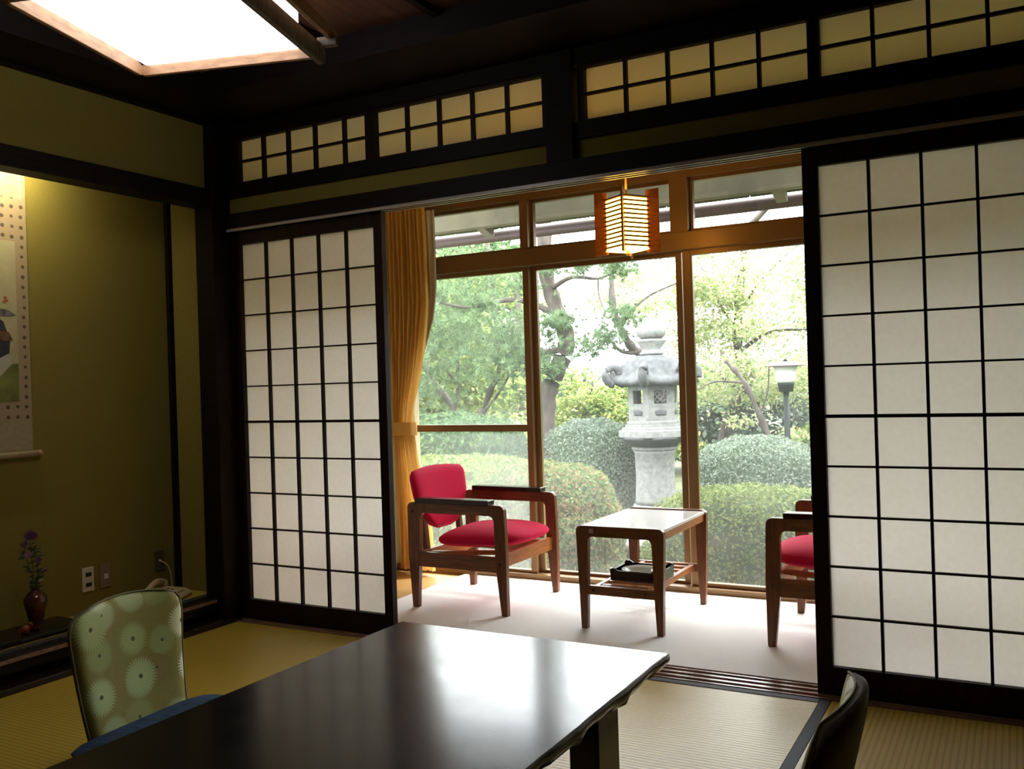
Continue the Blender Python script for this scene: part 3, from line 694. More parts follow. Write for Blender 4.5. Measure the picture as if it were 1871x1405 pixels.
for x in (-.345, .275):
    for y in (.60, -.62): box('leg', x, x+.070, y-.11, y, .0, .306, 'black', T, b=.002)
box('stretcher', -.25, .29, .50, .58, .255, .303, 'black', T); box('stretcher', -.25, .29, -.71, -.63, .255, .303, 'black', T)

# ================================================================ LEGLESS CHAIRS (face local +x)
def zaisu(label, loc, rz, H=.44, W=.40, lean=.10, fabric=True):
    t = thing('floor_chair', label, 'chair', loc, rz, 'legless chairs around the low table')
    def outline(v, inset=0): # half width at height fraction
        h = W/2*(.84+.16*min(1, v/.8))
        c = .13
        if v > 1-c*1.15: q = (v-(1-c*1.15))/(c*1.15); h -= W/2*.32*(1-math.sqrt(max(0, 1-q*q)))
        return h
    nv, nu = 26, 22
    def shell(name, th0, th1, mat):
        vs = []; fs = []
        for side in (0, 1):
            for j in range(nv+1):
                v = j/nv; h = outline(v)
                z = .03+(H-.03)*v
                xb_ = -lean*(v**1.3)-.012*math.sin(math.pi*v*1.1)
                for i in range(nu+1):
                    u = -1+2*i/nu; e = max(0, 1-abs(u)**7)**.5*max(0, 1-max(0, (v-.5)*2)**9)**.5
                    off_ = th1 if side else th0
                    off_ = off_*(.25+.75*e)
                    x = xb_+off_-.030*(1-(u)**2)*(.4+.6*v)
                    zz = z+(.010*(1-u*u))*v
                    vs.append((x, u*h, zz))
        Wn = nu+1; of = (nv+1)*Wn
        for s0 in (0, of):
            for j in range(nv):
                for i in range(nu): q = s0+j*Wn+i; fs.append((q, q+1, q+Wn+1, q+Wn))
        ring = [i for i in range(Wn)]+[j*Wn+nu for j in range(1, nv+1)]+[nv*Wn+i for i in range(nu-1, -1, -1)]+[j*Wn for j in range(nv-1, 0, -1)]
        for a, b_ in zip(ring, ring[1:]+ring[:1]): fs.append((a, b_, b_+of, a+of))
        pts = [Vector(vs[q]) for q in ring[Wn-1:Wn+nv+nu+nv-1]]
        return mesh(name, vs, fs, mat, t, True)
    shell('backrest_front', .004, .026, 'floral')
    shell('backrest_rear', -.020, .006, 'dkfab')
    path = []
    for j in range(nv+1):
        v = j/nv; path.append((-lean*(v**1.3)-.012*math.sin(math.pi*v*1.1)+.007, outline(v)+.001, .03+(H-.03)*v))
    topn = 10; v = 1; h = outline(1)
    for i in range(1, topn): u = 1-2*i/topn; path.append((-lean-.012*math.sin(math.pi*1.1)+.007-.030*(1-u*u), u*h, H+.010*(1-u*u)+.001))
    for j in range(nv, -1, -1):
        v = j/nv; path.append((-lean*(v**1.3)-.012*math.sin(math.pi*v*1.1)+.007, -outline(v)-.001, .03+(H-.03)*v))
    tube('piping', path, .0028, 'pipe', t, n=6)
    prism('seat_board', [(-.02, -W/2*.9), (.40, -W/2*.95), (.40, W/2*.95), (-.02, W/2*.9)], .0, .03, 'dkfab', t, axis='z', b=.006)
    return t
zaisu('legless chair with green floral backrest at the left side of the low table', (1.158, -1.215, 0), math.radians(2), H=.425, W=.375, lean=.055)
zaisu('legless chair seen edge-on at the lower right, dark back towards the camera', (2.935, -1.31, 0), math.radians(180), H=.445, W=.42, lean=.10)
def zabuton(label, cx, cy, z, s_, rz):
    o = cushion('floor_cushion', 0, 0, .026, s_, s_, .05, 'blue', None, p=7, dome=.12)
    o.location = (cx, cy, z); o.rotation_euler = (0, 0, rz)
    return props(o, label, 'cushion', 'floor cushions on the legless chairs')
zabuton('blue square floor cushion in front of the green floral backrest', 1.425, -1.235, .075, .50, math.radians(3))
zabuton('dark blue floor cushion on the right legless chair', 2.70, -1.36, .031, .40, 0)

# ================================================================ ALCOVE THINGS
# hanging scroll (flat against the wall)
sc_ = thing('hanging_scroll', 'hanging scroll with painted birds and red berries at the left edge of the alcove', 'scroll', (-.048, -.93, 0))
yo = -.93
def flat(name, y0_, y1_, z0_, z1_, th, mat, parent, base=0.0): return box(name, base, base+th, y0_-yo, y1_-yo, z0_, z1_, mat, parent)
flat('backing', -1.145, -.715, .795, 1.95, .0015, 'silk1', sc_)
flat('figured_border', -1.143, -.717, .915, 1.768, .0022, 'silk2', sc_)
pt = flat('painting', -1.095, -.765, .985, 1.60, .003, 'paperp', sc_)
flat('cord_strip', -.742, -.736, 1.765, 1.95, .003, 'pwhite', sc_); flat('cord_strip', -1.124, -1.118, 1.765, 1.95, .003, 'pwhite', sc_)
tube('roller', [(.012, -1.155-yo, .782), (.012, -.705-yo, .782)], .012, 'silk1', sc_, n=12)
tube('roller_end', [(.012, -.705-yo, .782), (.012, -.690-yo, .782)], .012, 'rink', sc_, n=12)
def blob(name, pts, mat, h=.0036): return prism(name, [(y-yo, z) for y, z in pts], .003, h, mat, pt, axis='x')
blob('green_hill', [(-.765, .985), (-.765, 1.13), (-.79, 1.13), (-.82, 1.10), (-.86, 1.06), (-.93, 1.05), (-1.0, 1.04), (-1.095, 1.05), (-1.095, .985)], 'pgreen')
blob('branch', [(-.765, 1.315), (-.80, 1.335), (-.88, 1.345), (-.98, 1.33), (-1.095, 1.35), (-1.095, 1.315), (-.95, 1.30), (-.85, 1.31), (-.80, 1.31)], 'pgrey')
blob('bird', [(-.80, 1.17), (-.795, 1.22), (-.82, 1.29), (-.85, 1.31), (-.87, 1.28), (-.86, 1.22), (-.88, 1.17), (-.84, 1.15)], 'pdark')
blob('bird', [(-.785, 1.22), (-.80, 1.25), (-.835, 1.255), (-.85, 1.23), (-.82, 1.215)], 'pbrown', .0042)
blob('bird', [(-.80, 1.10), (-.79, 1.16), (-.83, 1.17), (-.88, 1.15), (-.87, 1.09), (-.84, 1.07)], 'pwhite', .0034)
blob('bird', [(-.92, 1.14), (-.90, 1.24), (-.94, 1.30), (-1.0, 1.27), (-.99, 1.17)], 'pdark')
for y, z in ((-.805, 1.372), (-.815, 1.366), (-.81, 1.382), (-.845, 1.370), (-.855, 1.378), (-.85, 1.362), (-.93, 1.39), (-.94, 1.38), (-1.0, 1.37)):
    blob('berry', [(y+.006*math.cos(a), z+.004*math.sin(a)) for a in np.linspace(0, 2*math.pi, 7)[:-1]], 'pred', .0045)
# alcove lamp tube behind the lintel
al = thing('alcove_lamp', 'small tube lamp hidden behind the alcove lintel', 'lamp', (.10, -.93, 1.95))
tube('lamp_tube', [(0, -.22, 0), (0, .22, 0)], .014, 'alcovelight', al, n=12); box('lamp_holder', -.02, .02, -.24, .24, .012, .17, 'white', al)
ar = bpy.data.lights.new('alcove_tube_light', 'AREA'); ar.energy = 9.5; ar.color = (1, .93, .60); ar.shape = 'RECTANGLE'; ar.size = .03; ar.size_y = .44
ao = bpy.data.objects.new('alcove_tube_light', ar); COL.objects.link(ao); ao.parent = al; ao.location = (-.0, 0, -.016); ao.rotation_euler = (0, math.radians(55), 0)
# plinth, vase, flowers
pl = thing('display_stand', 'low black lacquered board under the flower vase', 'stand', (.075, -.85, .1122))
prism('board', [(-.10, -.26), (.085, -.26), (.085, .20), (-.10, .20)], .010, .024, 'black', pl, axis='z', b=.002)
for x in (-.08, .065):
    for y in (-.24, .18): box('foot', x-.012, x+.012, y-.012, y+.012, 0, .010, 'black', pl)
V = (.085, -.812, .1362)
vs_ = lathe('flower_vase', [(.022, 0), (.024, .004), (.020, .012), (.024, .03), (.036, .075), (.041, .100), (.039, .118), (.028, .134), (.016, .141), (.013, .150), (.018, .158), (.016, .159), (.011, .152), (.011, .12)], 'vase', None, n=32)
vs_.location = V; props(vs_, 'glossy dark red-brown vase holding purple flowers in the alcove', 'vase')
fw = thing('flower_arrangement', 'purple asters with one small white flower standing in the red-brown vase', 'flowers', (V[0], V[1], V[2]+.15))
r5 = random.Random(21)
def flower(x, y, z, r, mat, np_=14):
    vs = []; fs = []
    for lay in range(2):
        for k in range(np_):
            a = 2*math.pi*k/np_+lay*.2; ca_, sa = math.cos(a), math.sin(a); rr = r*(1-.25*lay)
            # disc tilted towards the camera (+x,-y)
            def P(u, v_, h): # u radial cos, v radial sin
                return (x+u*.35*.6-h*-.6+v_*.25, y+u*.95, z+v_*.9+h*.3)
            b0 = len(vs); wd = .16
            vs += [P(0, 0, .002), P(rr*.6*math.cos(a-wd), rr*.6*math.sin(a-wd), .003+.003*lay), P(rr*ca_, rr*sa, .0+.004*lay), P(rr*.6*math.cos(a+wd), rr*.6*math.sin(a+wd), .003+.003*lay)]
            fs.append((b0, b0+1, b0+2, b0+3))
    return mesh('blossom', vs, fs, mat, fw)
def leaf(x, y, z, ang, ln, mat='vleaf'):
    d = Vector((.2*math.cos(ang), math.cos(ang), math.sin(ang))).normalized(); n_ = Vector((.3, 0, 1)) if abs(d.z) < .8 else Vector((.3, 1, 0))
    s_ = Vector((.4, -d.z, d.y)).normalized()
    p = Vector((x, y, z)); vs = [p, p+d*ln*.35+s_*ln*.17, p+d*ln*.75+s_*ln*.13, p+d*ln+Vector((.004, 0, 0)), p+d*ln*.75-s_*ln*.13, p+d*ln*.35-s_*ln*.17]
    return mesh('leaf', vs, [(0, 1, 2, 3), (0, 3, 4, 5)], mat, fw)
stems = [[(0, 0, -.06), (.0, -.004, .04), (.004, -.012, .12), (.0, -.016, .195)], [(0, 0, -.06), (.002, -.01, .05), (.0, -.028, .11), (0, -.036, .165)],
         [(0, .004, -.06), (.004, .01, .06), (.002, .010, .12), (0, .006, .15)], [(0, .003, -.06), (0, .012, .03), (.003, .022, .055)], [(0, 0, -.06), (.006, 0, .02), (.008, .004, .035)]]
for s_ in stems: tube('stem', smoothpath(s_, 4), .0016, 'vstem', fw, n=5)
flower(.0, -.016, .20, .028, 'purple'); flower(.004, -.002, .196, .020, 'purple'); flower(0, -.038, .172, .018, 'purple')
flower(.004, -.030, .13, .018, 'lilac'); flower(.004, -.018, .128, .015, 'lilac'); flower(.006, .012, .105, .016, 'purple'); flower(.006, .024, .065, .014, 'lilac'); flower(.014, .012, .028, .010, 'wpetal', 10)
for k in range(46):
    s_ = r5.choice(stems); q = smoothpath(s_, 4); i = r5.randint(len(q)//3, len(q)-2); p = q[i]
    leaf(p.x+.002, p.y, p.z, r5.choice([0, math.pi])+r5.uniform(-.6, .9), r5.uniform(.018, .036))
og = thing('ornament', 'small reddish-orange ornament on the black board beside the vase', 'ornament', (.115, -.875, .1362))
cushion('ornament_body', 0, 0, .016, .030, .034, .030, 'red', og, p=2.2, dome=.1, n=8); cushion('ornament_head', .004, .018, .030, .018, .018, .018, 'red', og, p=2, dome=.1, n=8)
prism('ornament_tail', [(-.018, .012), (-.034, .030), (-.022, .008)], -.004, .004, 'red', og, axis='x')
# wall plates
def plate(name, label, y, z, w_, h_, mat):
    t_ = thing(name, label, 'wall plate', (-.05, y, z)); box('cover', 0, .006, -w_/2, w_/2, -h_/2, h_/2, mat, t_, b=.002); return t_
p1 = plate('power_outlet', 'pale wall plate with two dark sockets right of the vase', -.494, .246, .052, .098, 'white')
for dz in (.021, -.021): box('socket', .006, .009, -.013, .013, dz-.008, dz+.008, 'hole', p1, b=.001)
p2 = plate('wall_switch', 'tan wall plate with a small pale button, right of the socket plate', -.413, .246, .052, .098, 'tan')
box('button', .006, .010, -.008, .010, -.012, .008, 'white', p2, b=.001)
p3 = plate('phone_socket', 'dark brown wall plate with a cord, near the thin black batten', -.137, .258, .05, .09, 'dkplate')
lathe('jack', [(.006, .006), (.006, .010)], 'phone', p3, n=10).rotation_euler = (0, math.pi/2, 0)
cordo = tube('phone_cord', smoothpath([(-.040, -.137, .258), (-.015, -.120, .235), (-.012, -.105, .185), (-.015, -.10, .14), (.02, -.115, .135)], 8), .0028, 'phone', None, n=8)
cordo.parent = p3; cordo.location = (.05, .137, -.258)
# telephone
ph = thing('telephone', 'beige push-button telephone at the right end of the alcove', 'telephone', (.075, -.200, .1122), math.radians(28))
prism('phone_body', [(-.075, 0), (.075, 0), (.078, .012), (.05, .030), (-.06, .042), (-.078, .030)], -.085, .085, 'phone', ph, axis='y', b=.006)
hp = smoothpath([(-.05, -.092, .040), (-.05, -.07, .062), (-.048, 0, .074), (-.05, .07, .062), (-.05, .092, .040)], 6)
tube('handset', hp, [.018 if i < 5 or i > len(hp)-6 else .012 for i in range(len(hp))], 'phone', ph, n=12)
for i in range(3):
    for j in range(4): box('key', -.012+.02*j-.006, -.012+.02*j+.006, -.015+.022*i-.007, -.015+.022*i+.007, .030-.0*j, .0405-.0045*j, 'key', ph)
# ================================================================ GARDEN
gd = props(box('ground', -40, 30, 1.4, 60, -.62, -.5, 'soil'), 'garden ground beyond the veranda', 'ground', kind='structure')
def leafcloud(name, cen, nrm, size, asp, mat, parent, jit=1.0, up=0.0):
    n = len(cen); s = rng.uniform(.65, 1.35, n)*size
    d = nrm+rng.normal(0, jit, (n, 3)); d[:, 2] += up; d /= np.linalg.norm(d, axis=1)[:, None]
    t_ = rng.normal(0, 1, (n, 3)); t_ -= d*(t_*d).sum(1)[:, None]; t_ /= np.linalg.norm(t_, axis=1)[:, None]
    b_ = np.cross(d, t_)
    a = t_*s[:, None]; c = b_*(s*asp)[:, None]
    v = np.stack([cen-a, cen+c*.9, cen+a, cen-c*.9], 1).reshape(-1, 3)
    me = bpy.data.meshes.new(name); me.vertices.add(4*n); me.vertices.foreach_set('co', v.astype(np.float32).ravel())
    me.loops.add(4*n); me.loops.foreach_set('vertex_index', np.arange(4*n, dtype=np.int32))
    me.polygons.add(n); me.polygons.foreach_set('loop_start', np.arange(0, 4*n, 4, dtype=np.int32)); me.update(calc_edges=True)
    o = link(name, me, mat, parent); o['kind'] = 'stuff'; return o
def ellipsoid_pts(n, c, r, shell=.18, p=2.0, top=-1.0):
    d = rng.normal(0, 1, (n, 3)); d /= (np.abs(d)**p).sum(1)[:, None]**(1/p)
    d = d[d[:, 2] > top]
    k = 1-shell*rng.random(len(d))**1.5
    return np.array(c)+d*np.array(r)*k[:, None], d
def lump(name, c, r, mat, parent, seg=24, p=2.0, k=.93):
    vs = []; fs = []; m = 14
    for j in range(m+1):
        ph_ = -math.pi/2+math.pi*j/m
        for i in range(seg):
            th = 2*math.pi*i/seg; d = np.array([math.cos(ph_)*math.cos(th), math.cos(ph_)*math.sin(th), math.sin(ph_)])
            d = d/(np.abs(d)**p).sum()**(1/p)*k*(1+.05*math.sin(3*th+2*ph_)*math.cos(ph_))
            vs.append(tuple(np.array(c)+d*np.array(r)))
    for j in range(m):
        for i in range(seg): i2 = (i+1) % seg; fs.append((j*seg+i, j*seg+i2, (j+1)*seg+i2, (j+1)*seg+i))
    return mesh(name, vs, fs, mat, parent, True)
def shrub(name, label, c, r, leaf_mat, n, size=.022, p=2.4, z0=-.5):
    t_ = thing(name, label, 'shrub', (c[0], c[1], z0)); cc = (0, 0, c[2]-z0)
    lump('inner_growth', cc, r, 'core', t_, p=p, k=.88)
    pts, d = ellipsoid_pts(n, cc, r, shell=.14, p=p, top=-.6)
    wv = 1+.035*np.sin(d[:, 0]*9+c[0]*3)*np.cos(d[:, 1]*8)+.03*np.sin(d[:, 2]*11)
    pts = np.array(cc)+(pts-np.array(cc))*wv[:, None]
    leafcloud('foliage', pts, d, size, .5, leaf_mat, t_, jit=.75)
    for k in range(3): tube('stem', [(r[0]*.3*math.cos(k*2.1), r[1]*.3*math.sin(k*2.1), 0), (r[0]*.15*math.cos(k*2.1), r[1]*.15*math.sin(k*2.1), cc[2]*.6)], .02, 'bark', t_, n=6)
    return t_
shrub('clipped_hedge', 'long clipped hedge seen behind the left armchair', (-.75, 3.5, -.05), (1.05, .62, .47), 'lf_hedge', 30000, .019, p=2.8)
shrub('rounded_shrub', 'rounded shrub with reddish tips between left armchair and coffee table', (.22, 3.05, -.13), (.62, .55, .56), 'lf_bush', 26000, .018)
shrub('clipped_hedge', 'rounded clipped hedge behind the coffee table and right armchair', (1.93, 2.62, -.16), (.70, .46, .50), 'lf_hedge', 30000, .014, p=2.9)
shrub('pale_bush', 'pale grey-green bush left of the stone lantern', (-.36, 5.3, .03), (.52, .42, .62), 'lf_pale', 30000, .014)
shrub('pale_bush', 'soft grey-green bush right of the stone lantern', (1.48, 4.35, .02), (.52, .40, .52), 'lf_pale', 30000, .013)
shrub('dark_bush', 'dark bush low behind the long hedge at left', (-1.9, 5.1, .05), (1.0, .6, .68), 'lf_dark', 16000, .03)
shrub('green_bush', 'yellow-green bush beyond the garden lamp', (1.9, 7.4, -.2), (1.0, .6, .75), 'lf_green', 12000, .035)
# garden rocks
for i, (x, y, s_, lab) in enumerate([(.78, 2.35, .13, 'grey garden rock at the foot of the rounded shrub'), (.42, 4.35, .20, 'pale rock in front of the stone lantern')]):
    rk = lump('garden_rock', (0, 0, 0), (s_*1.3, s_, s_*.7), 'rock', None, seg=10, p=1.6); rk.location = (x, y, -.5+s_*.5); props(rk, lab, 'rock')
# stone lantern
SL = thing('stone_lantern', 'tall hexagonal stone lantern with curled roof corners behind the glass', 'lantern', (.40, 5.0, -.5), math.radians(38.9))
def hexa(name, prof, mat='stonel', n=6, b=.004): return bev(lathe(name, prof, mat, SL, n=n, smooth=False), b)
hexa('base', [(.34, 0), (.34, .16), (.30, .20), (.24, .24), (.23, .30)]); lathe('base_ring', [(.20, .30), (.215, .33), (.20, .36)], 'stonel', SL)
lathe('shaft', [(.19, .36), (.185, .40), (.175, .60), (.180, .82), (.195, .85)], 'stonel', SL, n=28)
lathe('shaft_band', [(.195, .85), (.21, .865), (.195, .885)], 'stonel', SL, n=28)
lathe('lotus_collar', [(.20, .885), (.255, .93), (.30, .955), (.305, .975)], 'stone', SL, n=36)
hexa('platform', [(.30, .97), (.335, .975), (.335, 1.035), (.30, 1.04), (.30, 1.06), (.27, 1.065), (.27, 1.09)])
hexa('firebox_foot', [(.255, 1.09), (.255, 1.115), (.24, 1.12)])
# firebox: six wall slabs with window openings
HB = .235; ap = HB*math.cos(math.pi/6); half = HB/2
for k in range(6):
    a = math.pi/6+math.pi/3*k; cx_, sx_ = math.cos(a), math.sin(a)
    def P(u, z, dpt): return (cx_*(ap-dpt)-sx_*u, sx_*(ap-dpt)+cx_*u, z)
    win = .058; z0_, z1_, wa, wb_ = 1.12, 1.435, 1.275, 1.395
    out = [(-half, z0_), (half, z0_), (half, z1_), (-half, z1_)]; inn = [(-win, wa), (win, wa), (win, wb_), (-win, wb_)]
    vs = [P(u, z, 0) for u, z in out]+[P(u, z, 0) for u, z in inn]+[P(u*.88, z, .04) for u, z in out]+[P(u, z, .04) for u, z in inn]
    fs = []
    for i in range(4):
        j = (i+1) % 4; fs += [(i, j, 4+j, 4+i), (8+i, 12+i, 12+j, 8+j), (4+i, 4+j, 12+j, 12+i), (i, 8+i, 8+j, j)]
    mesh('firebox_panel', vs, fs, 'stonel', SL)
    if k in (4, 5, 2):
        # diagonal stone lattice
        for sgn in (-1, 1):
            for o_ in (-.075, -.025, .025, .075):
                pts = []
                for q in np.linspace(-win, win, 9):
                    z = (wa+wb_)/2+sgn*q+o_
                    if wa <= z <= wb_: pts.append(P(q, z, .012))
                if len(pts) > 1: tube('lattice_bar', [pts[0], pts[-1]], .006, 'stonel', SL, n=4)
    vs = [P(u*1.12, z, -.002) for u, z in [(-.045, 1.17), (.045, 1.17), (.05, 1.21), (0, 1.225), (-.05, 1.21)]]+[P(u, z, -.014) for u, z in [(-.035, 1.18), (.035, 1.18), (.035, 1.205), (0, 1.212), (-.035, 1.205)]]
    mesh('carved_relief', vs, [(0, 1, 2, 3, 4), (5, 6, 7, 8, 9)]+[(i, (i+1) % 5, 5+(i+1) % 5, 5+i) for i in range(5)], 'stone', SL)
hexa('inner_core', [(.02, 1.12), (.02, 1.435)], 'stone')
# roof: hexagonal, concave sides, sweeping to curled corners
vs = []; fs = []; nt = 48; prof = [(.10, 1.715), (.17, 1.70), (.235, 1.655), (.275, 1.58), (.315, 1.525), (.375, 1.50), (.40, 1.475), (.395, 1.445), (.30, 1.432), (.10, 1.43)]
for r_, z in prof:
    for k in range(nt):
        a = 2*math.pi*k/nt; m_ = ((a+math.pi/6) % (math.pi/3))-math.pi/6
        hx = math.cos(math.pi/6)/math.cos((a % (math.pi/3))-math.pi/6)
        cr = 1-abs(m_)/(math.pi/6); cr = cr**2.2
        ff = min(1, max(0, (r_-.15)/.2)); rr = r_*(hx+(.03*cr-.03)*ff)
        vs.append((rr*math.cos(a), rr*math.sin(a), z+(.035*cr*ff if z > 1.44 else .0)))
for j in range(len(prof)-1):
    for k in range(nt): k2 = (k+1) % nt; fs.append((j*nt+k, j*nt+k2, (j+1)*nt+k2, (j+1)*nt+k))
fs += [tuple(range(nt)), tuple((len(prof)-1)*nt+k for k in range(nt))[::-1]]
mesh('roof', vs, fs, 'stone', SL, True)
for k in range(6): # curled corner scrolls (spiral tubes)
    a = math.pi/3*k; pts = []; rad = []
    for i in range(26):
        q = i/25; th = -math.pi*.5+q*math.pi*2.9; rr = .086*(1-.76*q)
        cx_ = .365; cz = 1.545
        pts.append(((cx_+rr*math.cos(th))*math.cos(a), (cx_+rr*math.cos(th))*math.sin(a), cz+rr*math.sin(th))); rad.append(.042*(1-.5*q))
    tube('corner_scroll', pts, rad, 'stone', SL, n=10)
lathe('neck', [(.10, 1.715), (.115, 1.73), (.09, 1.745), (.085, 1.77), (.135, 1.835), (.14, 1.85), (.10, 1.86)], 'stonel', SL, n=24)
lathe('jewel_finial', [(.09, 1.86), (.125, 1.885), (.138, 1.93), (.125, 1.97), (.08, 1.99), (.035, 2.0), (.018, 2.04), (.004, 2.07)], 'stonel', SL, n=24)
# garden lamp post
GL = thing('garden_lamp', 'garden lamp with white flared glass shade on a dark post', 'lamp post', (1.375, 6.0, -.5))
tube('post', [(0, 0, 0), (0, 0, 1.34)], .027, 'pole', GL, n=14); lathe('collar', [(.065, 1.335), (.075, 1.40), (.078, 1.42)], 'pole', GL, n=20)
lathe('shade', [(.075, 1.42), (.090, 1.45), (.105, 1.55), (.118, 1.575)], 'globe', GL, n=28)
lathe('cap', [(.118, 1.575), (.185, 1.578), (.19, 1.588), (.13, 1.612), (.05, 1.622)], 'cap', GL, n=32); lathe('cap_knob', [(.014, 1.62), (.018, 1.64), (.004, 1.65)], 'pole', GL, n=10)
lathe('base_plate', [(.08, 0), (.08, .02), (.04, .04)], 'pole', GL, n=16)

# trees
def needles(n_tuft, centers, spread, mat, parent, nper=22, ln=.075):
    k = rng.integers(0, len(centers), n_tuft); c = np.array(centers)[k]+rng.normal(0, 1, (n_tuft, 3))*np.array(spread)
    base = rng.normal(0, .6, (n_tuft, 3)); base[:, 2] += .55
    cc = np.repeat(c, nper, 0); d = np.repeat(base, nper, 0)+rng.normal(0, .75, (n_tuft*nper, 3)); d /= np.linalg.norm(d, axis=1)[:, None]
    L_ = ln*rng.uniform(.7, 1.2, len(d)); tip = cc+d*L_[:, None]
    s_ = np.cross(d, rng.normal(0, 1, d.shape)); s_ /= np.linalg.norm(s_, axis=1)[:, None]; s_ *= .0032
    v = np.stack([cc-s_, cc+s_, tip], 1).reshape(-1, 3); n = len(d)
    me = bpy.data.meshes.new('needles'); me.vertices.add(3*n); me.vertices.foreach_set('co', v.astype(np.float32).ravel())
    me.loops.add(3*n); me.loops.foreach_set('vertex_index', np.arange(3*n, dtype=np.int32))
    me.polygons.add(n); me.polygons.foreach_set('loop_start', np.arange(0, 3*n, 3, dtype=np.int32)); me.update(calc_edges=True)
    o = link('foliage', me, mat, parent); o['kind'] = 'stuff'; return o
def tree(name, label, loc, trunk, r0, r1, branches, mat='bark'):
    t_ = thing(name, label, 'tree', loc); l_ = Vector(loc)
    p = smoothpath([Vector(q)-l_ for q in trunk], 6); n = len(p)
    tube('trunk', p, [r0+(r1-r0)*i/(n-1)+.008*math.sin(i*1.7) for i in range(n)], mat, t_, n=12)
    for br in branches:
        q = smoothpath([Vector(b_[:3])-l_ for b_ in br[0]], 5); m_ = len(q)
        tube('branch', q, [br[1]*(1-.75*i/(m_-1)) for i in range(m_)], mat, t_, n=7)
    return t_, l_
def puffs(n, centers, rad, flat_=.45):
    k = rng.integers(0, len(centers), n); c = np.array(centers)[k]; r_ = np.array([rad]*len(centers) if np.isscalar(rad) else rad)[k]
    d = rng.normal(0, .5, (n, 3)); d[:, 2] *= flat_
    return c+d*r_[:, None], np.tile(np.array([0, 0, 1.0]), (n, 1))
# red pine with the leaning trunk in the middle window
t_, l_ = tree('pine_tree', 'tall pine with a bending trunk seen left in the middle window', (-1.22, 6, -.5),
    [(-1.25, 6, -.5), (-1.215, 6, .15), (-1.20, 6, .75), (-1.12, 6, 1.0), (-.96, 6, 1.30), (-.93, 6, 1.5), (-1.04, 6, 1.80), (-1.18, 6.05, 2.25), (-1.2, 6.1, 3.0), (-1.3, 6.1, 3.8)], .115, .07,
    [([(-.98, 6, 1.35), (-1.3, 5.9, 1.32), (-1.7, 5.8, 1.5)], .04), ([(-1.1, 6, 2.0), (-.8, 5.9, 2.1), (-.45, 5.8, 2.05), (-.2, 5.7, 2.1)], .03), ([(-1.0, 6, 1.7), (-1.4, 5.8, 1.9), (-2.0, 5.7, 1.85), (-2.5, 5.6, 2.0)], .04), ([(-.45, 5.8, 2.05), (-.42, 5.75, 1.85), (-.3, 5.7, 1.6)], .012)], 'barkg')
cs = [np.array(c)-np.array(l_) for c in [(-1.05, 5.8, 1.6), (-.85, 5.8, 1.65), (-1.25, 5.7, 1.25), (-1.05, 5.75, 1.15), (-1.5, 5.8, 1.5), (-1.3, 5.8, 2.05), (-1.0, 5.9, 2.25), (-.6, 5.8, 2.2), (-.2, 5.7, 2.15), (-1.8, 5.7, 1.9), (-2.3, 5.6, 2.0), (-.2, 5.8, 1.65), (-.35, 5.8, 1.45), (-.55, 5.7, 1.35)]]
needles(950, cs, (.10, .12, .06), 'lf_pine', t_, 26, .085)
# pines filling the left window
def pine(label, loc, trunk, brs, cen, n, r0=.06):
    t2, l2 = tree('pine_tree', label, loc, trunk, r0, r0*.5, brs, 'barkg')
    needles(n, [np.array(c)-np.array(l2) for c in cen], (.25, .28, .13), 'lf_pine', t2, 26, .095)
r8 = random.Random(4)
pine('slender pine whose forked trunk stands behind the left window, beside the curtain', (-3.3, 7, -.5), [(-3.3, 7, -.5), (-3.2, 7, .2), (-2.95, 7, .55), (-3.35, 7, 1.1), (-3.6, 7, 1.7), (-3.5, 7, 3)],
     [([(-3.2, 7, .2), (-2.9, 6.9, .9), (-2.82, 6.8, 1.4), (-2.8, 6.8, 2.2)], .04), ([(-2.9, 6.9, 1.0), (-3.2, 6.8, 1.4), (-3.8, 6.7, 1.6)], .03)],
     [(r8.uniform(-4.3, -2.4), r8.uniform(6.2, 7.2), r8.uniform(1.35, 2.7)) for _ in range(18)]+[(-3.4, 6.8, 1.0), (-2.9, 6.6, 1.25), (-3.7, 6.7, .8)], 1250)
pine('pine with spreading needle pads in the middle of the left window', (-2.3, 6.6, -.5), [(-2.3, 6.6, -.5), (-2.42, 6.6, .4), (-2.25, 6.6, .9), (-2.05, 6.5, 1.2), (-2.1, 6.5, 2), (-2.2, 6.5, 3)],
     [([(-2.35, 6.6, .65), (-2.1, 6.5, .85), (-1.85, 6.4, 1.1), (-1.75, 6.4, 1.15)], .022), ([(-2.1, 6.5, 1.6), (-1.7, 6.4, 1.75), (-1.4, 6.3, 1.7)], .025), ([(-2.1, 6.5, 1.5), (-2.6, 6.3, 1.65), (-3.0, 6.2, 1.6)], .025)],
     [(r8.uniform(-3.1, -1.3), r8.uniform(5.6, 6.5), r8.uniform(1.25, 2.3)) for _ in range(20)]+[(-2.0, 6.2, 1.1), (-1.6, 6.2, .95), (-2.6, 6.1, .95), (-1.5, 6.2, 1.4)], 1350, .05)
